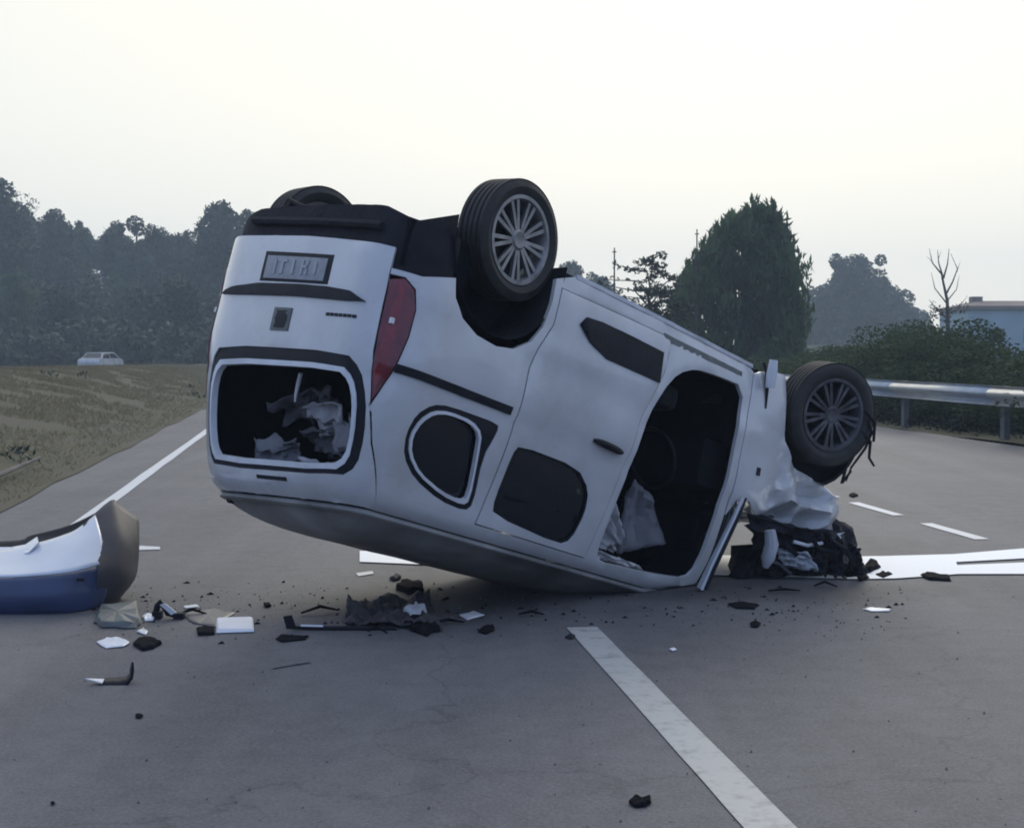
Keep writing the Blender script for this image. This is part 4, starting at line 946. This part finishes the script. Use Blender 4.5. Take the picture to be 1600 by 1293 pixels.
# ------------------------------------------------------------------ detached bumper on the left
def bumper():
    o = empty('bumper', (0, 0, 0), 'torn-off pale blue-white bumper lying on the road at the left edge', 'bumper')
    P0 = gp(150, 950); base = Vector((P0.x, P0.y, 0)); o.location = base
    D0 = 8.2
    # outer skin: stations from the left (out of frame) to the torn right end; each is a list of (px, py, depth) top to bottom
    st = [
        [(-560, 872, 8.0), (-560, 895, 7.95), (-560, 925, 7.9), (-560, 950, 7.95), (-560, 965, 8.1)],
        [(-300, 862, 8.4), (-300, 885, 8.2), (-300, 905, 8.1), (-300, 940, 8.0), (-300, 964, 8.2)],
        [(-100, 860, 8.5), (-100, 882, 8.3), (-100, 902, 8.15), (-100, 938, 8.1), (-100, 963, 8.15)],
        [(0, 862, 8.5), (0, 884, 8.3), (0, 903, 8.12), (0, 936, 8.08), (0, 962, 8.12)],
        [(60, 850, 8.5), (62, 876, 8.3), (62, 900, 8.12), (62, 934, 8.08), (60, 960, 8.12)],
        [(100, 838, 8.55), (105, 862, 8.35), (108, 895, 8.14), (108, 932, 8.12), (104, 958, 8.14)],
        [(122, 828, 8.6), (132, 850, 8.42), (138, 888, 8.22), (138, 925, 8.18), (134, 953, 8.18)],
        [(150, 806, 8.7), (158, 838, 8.52), (165, 880, 8.35), (166, 915, 8.30), (158, 945, 8.28)]]
    st = [[at(*p) - base for p in r] for r in st]
    def loft(name, st_, m, sub=4, thick=.012, par=o):
        k = len(st_[0]); rows = []
        def cr(a, b_, c, d, t_): return .5 * ((2 * b_) + (-a + c) * t_ + (2 * a - 5 * b_ + 4 * c - d) * t_ ** 2 + (-a + 3 * b_ - 3 * c + d) * t_ ** 3)
        def dens_(ps):
            out = []
            for i in range(len(ps) - 1):
                a, b_, c, d = ps[max(i - 1, 0)], ps[i], ps[i + 1], ps[min(i + 2, len(ps) - 1)]
                for s in range(sub): out.append(cr(a, b_, c, d, s / sub))
            return out + [ps[-1]]
        R1 = [dens_(r) for r in st_]; cols = [dens_([r[j] for r in R1]) for j in range(len(R1[0]))]
        v = []; f = []; h = len(cols[0])
        for c in cols: v += [Vector((p.x, p.y, max(p.z, .006))) for p in c]
        for i in range(len(cols) - 1):
            for j in range(h - 1): f.append((i * h + j, i * h + j + 1, (i + 1) * h + j + 1, (i + 1) * h + j))
        ob = mesh(name, v, f, m, par, True); md = ob.modifiers.new('s', 'SOLIDIFY'); md.thickness = thick; return ob
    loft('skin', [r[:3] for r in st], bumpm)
    loft('lower_skin', [[r[2] + Vector((0, .0, -.004)), r[3], r[4]] for r in st], mat('bumper_paint_shaded', (.030, .048, .12), .55, .2, 5, coat=.4))  # dark copy of the bumper paint: underside shade put into the colour
    e2 = [[(130, 822, 8.62), (140, 850, 8.47), (150, 888, 8.26), (148, 925, 8.22), (140, 952, 8.22)],
          [(172, 784, 8.85), (176, 835, 8.55), (180, 880, 8.40), (178, 915, 8.36), (160, 947, 8.3)],
          [(184, 790, 8.9), (196, 840, 8.62), (200, 880, 8.55), (196, 910, 8.5), (172, 944, 8.4)],
          [(215, 812, 9.0), (215, 845, 8.85), (213, 880, 8.8), (207, 905, 8.7), (182, 936, 8.6)]]
    loft('wing_end', [[at(*p) - base for p in r] for r in e2], mat('dark_bumper_plastic', (.035, .034, .045), .6, .3, 6))
    e3 = [[(-300, 850, 8.75), (-300, 866, 8.6), (-300, 880, 8.45)], [(0, 848, 8.75), (0, 868, 8.6), (0, 880, 8.4)], [(50, 838, 8.8), (50, 852, 8.7), (55, 872, 8.45)], [(110, 822, 8.85), (115, 838, 8.75), (112, 856, 8.5)], [(160, 798, 8.95), (160, 812, 8.85), (158, 838, 8.6)]]
    loft('inner_lip', [[at(*p) - base for p in r] for r in e3], black)
    e4 = [[(0, 850, 8.72), (0, 864, 8.6)], [(28, 850, 8.7), (30, 866, 8.55)], [(50, 846, 8.7), (55, 858, 8.5)], [(68, 834, 8.72), (70, 843, 8.55)]]
    q = MB(); r_ = [[at(*p) - base for p in r] for r in e4]; v = [p + Vector((0, -.12, .0)) for r in r_ for p in r]; q.add(v, [(i * 2, i * 2 + 1, i * 2 + 3, i * 2 + 2) for i in range(3)]); b_ = q.build('trim_strip', bumpm, o); md = b_.modifiers.new('s', 'SOLIDIFY'); md.thickness = .008
    e5 = [[(-300, 962, 8.15), (-300, 940, 8.4)], [(0, 962, 8.12), (0, 945, 8.4)], [(150, 950, 8.25), (150, 930, 8.6)], [(188, 932, 8.55), (188, 915, 8.9)]]
    q = MB(); q.box(at(126, 905, 8.1) - base, (.04, .012, .02)); q.build('reflector', black, o)
bumper()

# ------------------------------------------------------------------ debris
def shard(name, label, pts, hgt, m, cat='debris', curl=0.0, tilt=0.0, z0=.004, group=None, jag=.0):
    """irregular plate standing on the road: footprint from photo pixels on the ground, real thickness"""
    hgt *= .6 if m is rubbish else 1
    P = [gp(*p) for p in pts]; c = sum(P, Vector()) / len(P); o = empty(name, (c.x, c.y, 0))
    if cat != 'plate':
        P2 = []
        for i in range(len(P)):
            a_, b_ = P[i], P[(i + 1) % len(P)]; ln = (b_ - a_).length
            for s_ in (0, .34, .67): q_ = a_.lerp(b_, s_); P2.append(q_ + (q_ - c) * (.22 * nz((q_.x * 9, q_.y * 9, len(label)), 1.0)))
        P = P2
    k = len(P); v = []; g_ = random.Random(hash(label) % 999 if False else len(label) * 7)
    for h_ in (0, 1):
        for i, p in enumerate(P):
            q = p - c; q = q * (1 if h_ == 0 else .86 + .14 * nz((i * .6, 3, len(label)), 1.3)); v.append(Vector((q.x, q.y, z0 + (hgt * (.75 + (.45 + curl) * nz((i * .5, len(label), 0), 1.7) + tilt * q.y * 3) if h_ else 0))))
    v.append(Vector((0, 0, z0 + hgt * .9)))
    f = [tuple(reversed(range(k)))] + [(i, (i + 1) % k, k + (i + 1) % k, k + i) for i in range(k)] + [(k + i, k + (i + 1) % k, 2 * k) for i in range(k)]
    a2 = sum((P[i].x * P[(i + 1) % k].y - P[(i + 1) % k].x * P[i].y) for i in range(k))
    if a2 < 0: f = [tuple(reversed(q)) for q in f]
    bpy.data.objects.remove(o)
    ob = mesh(name, v, f, m); ob.location = (c.x, c.y, 0); tag(ob, label, cat, group); md = ob.modifiers.new('b', 'BEVEL'); md.width = .004; md.segments = 1
    return ob
shard('plastic_tray', 'flat grey-green plastic tray lying just right of the torn-off bumper', [(152, 952), (214, 950), (222, 972), (214, 982), (158, 982), (150, 972)], .05, greyp, 'debris')
shard('white_shard', 'small white shard tucked under the right end of the torn-off bumper', [(146, 947), (158, 944), (162, 949), (150, 953)], .02, foilw)
shard('white_shard', 'round pale chip just right of the grey-green tray', [(222, 964), (232, 960), (243, 964), (240, 971), (226, 971)], .015, foilw)
shard('lamp_housing', 'black diamond-shaped plastic piece right of the flat white oval', [(204, 1008), (216, 997), (238, 998), (255, 1006), (240, 1014), (222, 1018)], .035, rubbish)
shard('flat_debris', 'flat white oval piece lying left of the black diamond-shaped plastic', [(150, 1004), (165, 998), (188, 998), (204, 1004), (196, 1012), (165, 1014)], .012, foilw)
shard('white_plate', 'clean white rectangular plate lying flat, brightest item among the debris', [(337, 968), (396, 966), (398, 988), (337, 990)], .02, foilw, 'plate')
shard('plastic_shard', 'black cap with pale rim touching the white rectangular plate', [(305, 984), (318, 980), (336, 982), (336, 992), (310, 993)], .03, rubbish)
shard('pale_chip', 'pale triangular chip above the flat white oval', [(212, 988), (224, 982), (232, 988), (228, 993)], .01, trim)
shard('dark_chip', 'tiny dark disc on the road above the white rectangular plate', [(411, 945), (420, 944), (424, 948), (414, 950)], .03, rubbish)
shard('dark_chip', 'small black lump alone below the curved black shard', [(210, 1118), (218, 1116), (225, 1119), (220, 1123), (212, 1123)], .012, rubbish)
shard('dark_chip', 'tiny black speck near the bottom-left corner of the photo', [(78, 1255), (84, 1253), (87, 1257), (80, 1259)], .008, rubbish)
shard('dark_strip', 'dark lens-shaped sliver below the upright dark fragment', [(425, 999), (440, 993), (462, 994), (485, 995), (480, 1000), (440, 1004)], .014, rubbish)
shard('plastic_strip', 'faint thin grey strip lying nearest the camera left of centre', [(420, 1044), (450, 1038), (485, 1034), (484, 1036), (452, 1041), (424, 1046)], .006, greyp)
cp = [gp(540, 978), gp(688, 984), gp(668, 936), gp(548, 944)]; cc = sum(cp, Vector()) / 4
o = crumple('carpet_piece', [p - cc for p in cp], 30, 20, .075, 3.2, brownp, None, 77, .03, .008); o.location = (cc.x, cc.y, 0)
for v_ in o.data.vertices: v_.co.z = max(.006, v_.co.z + .02)
tag(o, 'crumpled grey-brown carpet piece spread before the van roof', 'debris')
rs_ = random.Random(5)
for i, (x, y, ln, lab) in enumerate(((300, 962, .16, 'thin dark strip poking out left of the white rectangular plate'), (500, 958, .22, 'thin dark strip lying behind the long thin bar'), (590, 990, .12, 'short black strip in front of the crumpled carpet piece'), (700, 975, .18, 'bent dark strip right of the crumpled carpet piece'), (830, 962, .14, 'small dark strip alone under the van roof, above the lane line'), (1225, 925, .2, 'curved dark strip in front of the wreck nose'), (1290, 918, .14, 'short dark strip below the wreck nose'))):
    c = gp(x, y); a_ = rs_.uniform(-.5, .5); q = MB(); q.tube([(-ln / 2 * math.cos(a_), -ln / 2 * math.sin(a_), .012), (0, rs_.uniform(-.03, .03), .02 + .02 * rs_.random()), (ln / 2 * math.cos(a_), ln / 2 * math.sin(a_), .011)], [.006, .010, .005], 6)
    tag(q.build('trim_strip', rubbish, None, True), lab, 'debris').location = (c.x, c.y, 0)
shard('black_block', 'black angular lump at the right end of the carpet piece', [(626, 972), (650, 966), (676, 972), (690, 988), (668, 996), (640, 986)], .055, rubbish)
shard('black_block', 'black block lying behind the carpet piece under the van roof', [(618, 922), (624, 912), (658, 912), (664, 924), (640, 928)], .07, rubbish)
shard('dark_chip', 'small dark wedge behind the black block under the raised roof', [(608, 906), (618, 900), (628, 904), (618, 909)], .03, under)
shard('sheet_fragment', 'pale flat shard right of the black angular lump', [(716, 962), (740, 956), (758, 962), (730, 970)], .01, trim)
shard('sheet_fragment', 'pale flat shard lying on the carpet piece edge', [(628, 962), (650, 955), (668, 958), (650, 968)], .062, trim)
shard('dark_wedge', 'small black wedge alone on the road below the pale shard', [(748, 988), (756, 980), (772, 978), (775, 986), (760, 991)], .03, rubbish)
shard('rubber_block', 'black rectangular block lying left of the worn lane line near the camera', [(983, 1256), (990, 1247), (1004, 1250), (1018, 1246), (1020, 1256), (1008, 1261), (992, 1262)], .028, rubbish)
shard('dark_strip', 'dark strip on the road right of the van\'s bent pillar', [(1133, 944), (1160, 941), (1186, 946), (1182, 953), (1150, 951)], .02, rubbish)
shard('dark_chip', 'dark chip below the strip right of the bent pillar', [(1170, 974), (1180, 970), (1190, 975), (1184, 981), (1174, 980)], .018, rubbish)
shard('white_chip', 'tiny white fleck on the asphalt right of the lane line top', [(1045, 1015), (1054, 1013), (1058, 1016), (1050, 1018)], .006, foilw)
shard('pale_strip', 'thin pale strip alone on the asphalt right of the wreck', [(1345, 952), (1360, 950), (1392, 952), (1390, 956), (1360, 956)], .006, trim)
shard('black_bar', 'black bar lying along the near edge of the bright white band', [(1438, 900), (1446, 896), (1484, 901), (1485, 908), (1450, 907)], .035, rubbish)
shard('dark_chip', 'dark fleck on the short lane dash beyond the front wheel', [(1326, 775), (1334, 771), (1341, 775), (1332, 778)], .04, rubbish)
shard('dark_chip', 'dark smear-like chip at the upper left end of the worn lane line', [(882, 997), (892, 991), (900, 995), (894, 1000)], .012, under)
for i, (pts, h_, lab) in enumerate((([(1310, 893), (1330, 886), (1352, 892), (1348, 902), (1322, 904)], .09, 'jagged black lump at the nose of the wreck'), ([(1345, 888), (1366, 880), (1378, 888), (1360, 896)], .06, 'black fragment at the left end of the bright white band'),
                                    ([(1366, 899), (1385, 894), (1396, 899), (1380, 905)], .03, 'flat black sliver on the near edge of the bright band beside the wreck'), ([(1335, 900), (1352, 898), (1360, 905), (1342, 909)], .03, 'low black shard below the jagged lump at the wreck nose'))):
    shard('engine_fragment', lab, pts, h_, rubbish, 'debris', .6)
# curved black shard with pale tip
def curved():
    c = gp(180, 1070); o = empty('trim_shard', (c.x, c.y, 0), 'curved black shard with a raised horn and a pale pointed tip on the near asphalt', 'debris')
    q = MB(); dd = c.y
    def a_(x, y, dy=0): return at(x, y, dd + dy) - Vector((c.x, c.y, 0))
    lo = [a_(155, 1066), a_(165, 1073), (a_(185, 1075)), a_(197, 1072), a_(205, 1060), a_(207, 1046), a_(206, 1034)]
    hi = [a_(157, 1062, .1), a_(168, 1058, .12), a_(185, 1057, .13), a_(197, 1056, .1), a_(202, 1052, .06), a_(203, 1043, .04), a_(205, 1034, .02)]
    k = len(lo); q.add([Vector((p.x, p.y, max(p.z, .004))) for p in lo + hi], [(i, i + 1, k + i + 1, k + i) for i in range(k - 1)])
    b_ = q.build('shell', black, o, True); md = b_.modifiers.new('s', 'SOLIDIFY'); md.thickness = .008
    q = MB(); q.add([a_(133, 1059), a_(160, 1066), a_(163, 1060, .05), a_(150, 1061, .04)], [(0, 1, 2, 3)]); b_ = q.build('tip', trim, o); b_.modifiers.new('s', 'SOLIDIFY').thickness = .006
curved()
# twisted bracket group right of the tray
def twisted():
    c = gp(265, 966); o = empty('twisted_bracket', (c.x, c.y, 0), 'twisted dark bracket with a pale strip between the tray and the white plate', 'debris')
    def a_(x, y, dy=0): p = at(x, y, c.y + dy) - Vector((c.x, c.y, 0)); p.z = max(p.z, .008); return p
    q = MB(); q.tube([a_(243, 962), a_(246, 945), a_(250, 938), a_(254, 946), a_(262, 958), a_(284, 968)], [.02, .018, .01, .012, .016, .014], 6); q.box(a_(246, 960), (.05, .05, .04)); q.box(a_(280, 963), (.055, .05, .045)); q.build('frame', under, o)
    q = MB(); q.add([a_(250, 944, -.03), a_(258, 942, -.03), a_(276, 956, -.03), a_(268, 960, -.03)], [(0, 1, 2, 3)]); b_ = q.build('strip', trim, o); b_.modifiers.new('s', 'SOLIDIFY').thickness = .006
twisted()
shard('sheet_fragment', 'faint pale flat shard behind the twisted dark bracket', [(286, 948), (308, 945), (312, 949), (290, 951)], .006, trim)
shard('sheet_fragment', 'flat dark bluish panel lying behind the white rectangular plate', [(285, 958), (335, 952), (370, 958), (336, 978), (300, 976)], .010, mat('dark_blue_plastic', (.05, .055, .075), .5, .2, 8))
def upright():
    c = gp(452, 984); o = empty('strip_fragment', (c.x, c.y, 0), 'upright dark fragment with a long thin bar running right to the carpet piece', 'debris')
    def a_(x, y, dy=0): p = at(x, y, c.y + dy) - Vector((c.x, c.y, 0)); p.z = max(p.z, .008); return p
    q = MB(); q.add([a_(443, 962), a_(456, 960), a_(464, 982), a_(448, 984)], [(0, 1, 2, 3)]); b_ = q.build('plate', under, o); b_.modifiers.new('s', 'SOLIDIFY').thickness = .012
    q = MB(); q.tube([a_(455, 980), a_(500, 981), a_(540, 982), a_(620, 984)], [.010, .014, .016, .012], 6); q.build('bar', black, o)
    q = MB(); q.tube([a_(470, 977), a_(505, 978)], [.008, .008], 5); q.build('pale_edge', trim, o)
upright()
# glass crumbs and grit
V = []; F = []
for i in range(1100):
    if i < 800: c = gp(gN.uniform(120, 1420), 955 + gN.normal() * 28)
    else: c = gp(gN.uniform(-50, 1650), gN.uniform(930, 1300))
    if c.y < 2 or c.y > 20: continue
    s = .002 + .005 * gN.rand() ** 4; k = len(V)
    V += [(c.x - s, c.y - s, .001), (c.x + s, c.y - s * .6, .001), (c.x, c.y + s, .001), (c.x + s * .2, c.y, .001 + s * 1.3)]; F += [(k, k + 1, k + 3), (k + 1, k + 2, k + 3), (k + 2, k, k + 3)]
o = mesh('glass_crumbs', V, F, greyp); tag(o, 'scattered glass crumbs and grit on the asphalt around the wreck', 'grit', kind='stuff')
V = []; F = []
for i in range(380):
    c = gp(gN.uniform(150, 1420), 948 + gN.normal() * 20); s = .003 + .012 * gN.rand() ** 2.5; k = len(V); e1 = gN.uniform(.3, 2.2)
    V += [(c.x - s * e1, c.y - s, .001), (c.x + s * e1, c.y - s * .6, .001), (c.x, c.y + s, .001), (c.x + s * .2, c.y, .001 + s)]; F += [(k, k + 1, k + 3), (k + 1, k + 2, k + 3), (k + 2, k, k + 3)]
o = mesh('plastic_crumbs', V, F, rubbish); tag(o, 'scattered small dark plastic crumbs around the wreck', 'grit', kind='stuff')

# ------------------------------------------------------------------ haze
hz = MB(); hz.box((0, 240, 17), (760, 560, 38))
hm = bpy.data.materials.new('haze'); hm.use_nodes = True; t = hm.node_tree; t.nodes.clear()
oo = t.nodes.new('ShaderNodeOutputMaterial'); pv = t.nodes.new('ShaderNodeVolumePrincipled'); pv.inputs['Color'].default_value = (.68, .83, 1, 1); pv.inputs['Density'].default_value = .0013
pv.inputs['Anisotropy'].default_value = .2
t.links.new(pv.outputs['Volume'], oo.inputs['Volume'])
h_ = hz.build('haze', hm); h_['kind'] = 'stuff'; tag(h_, 'thin bluish evening haze fading the far trees', 'haze')
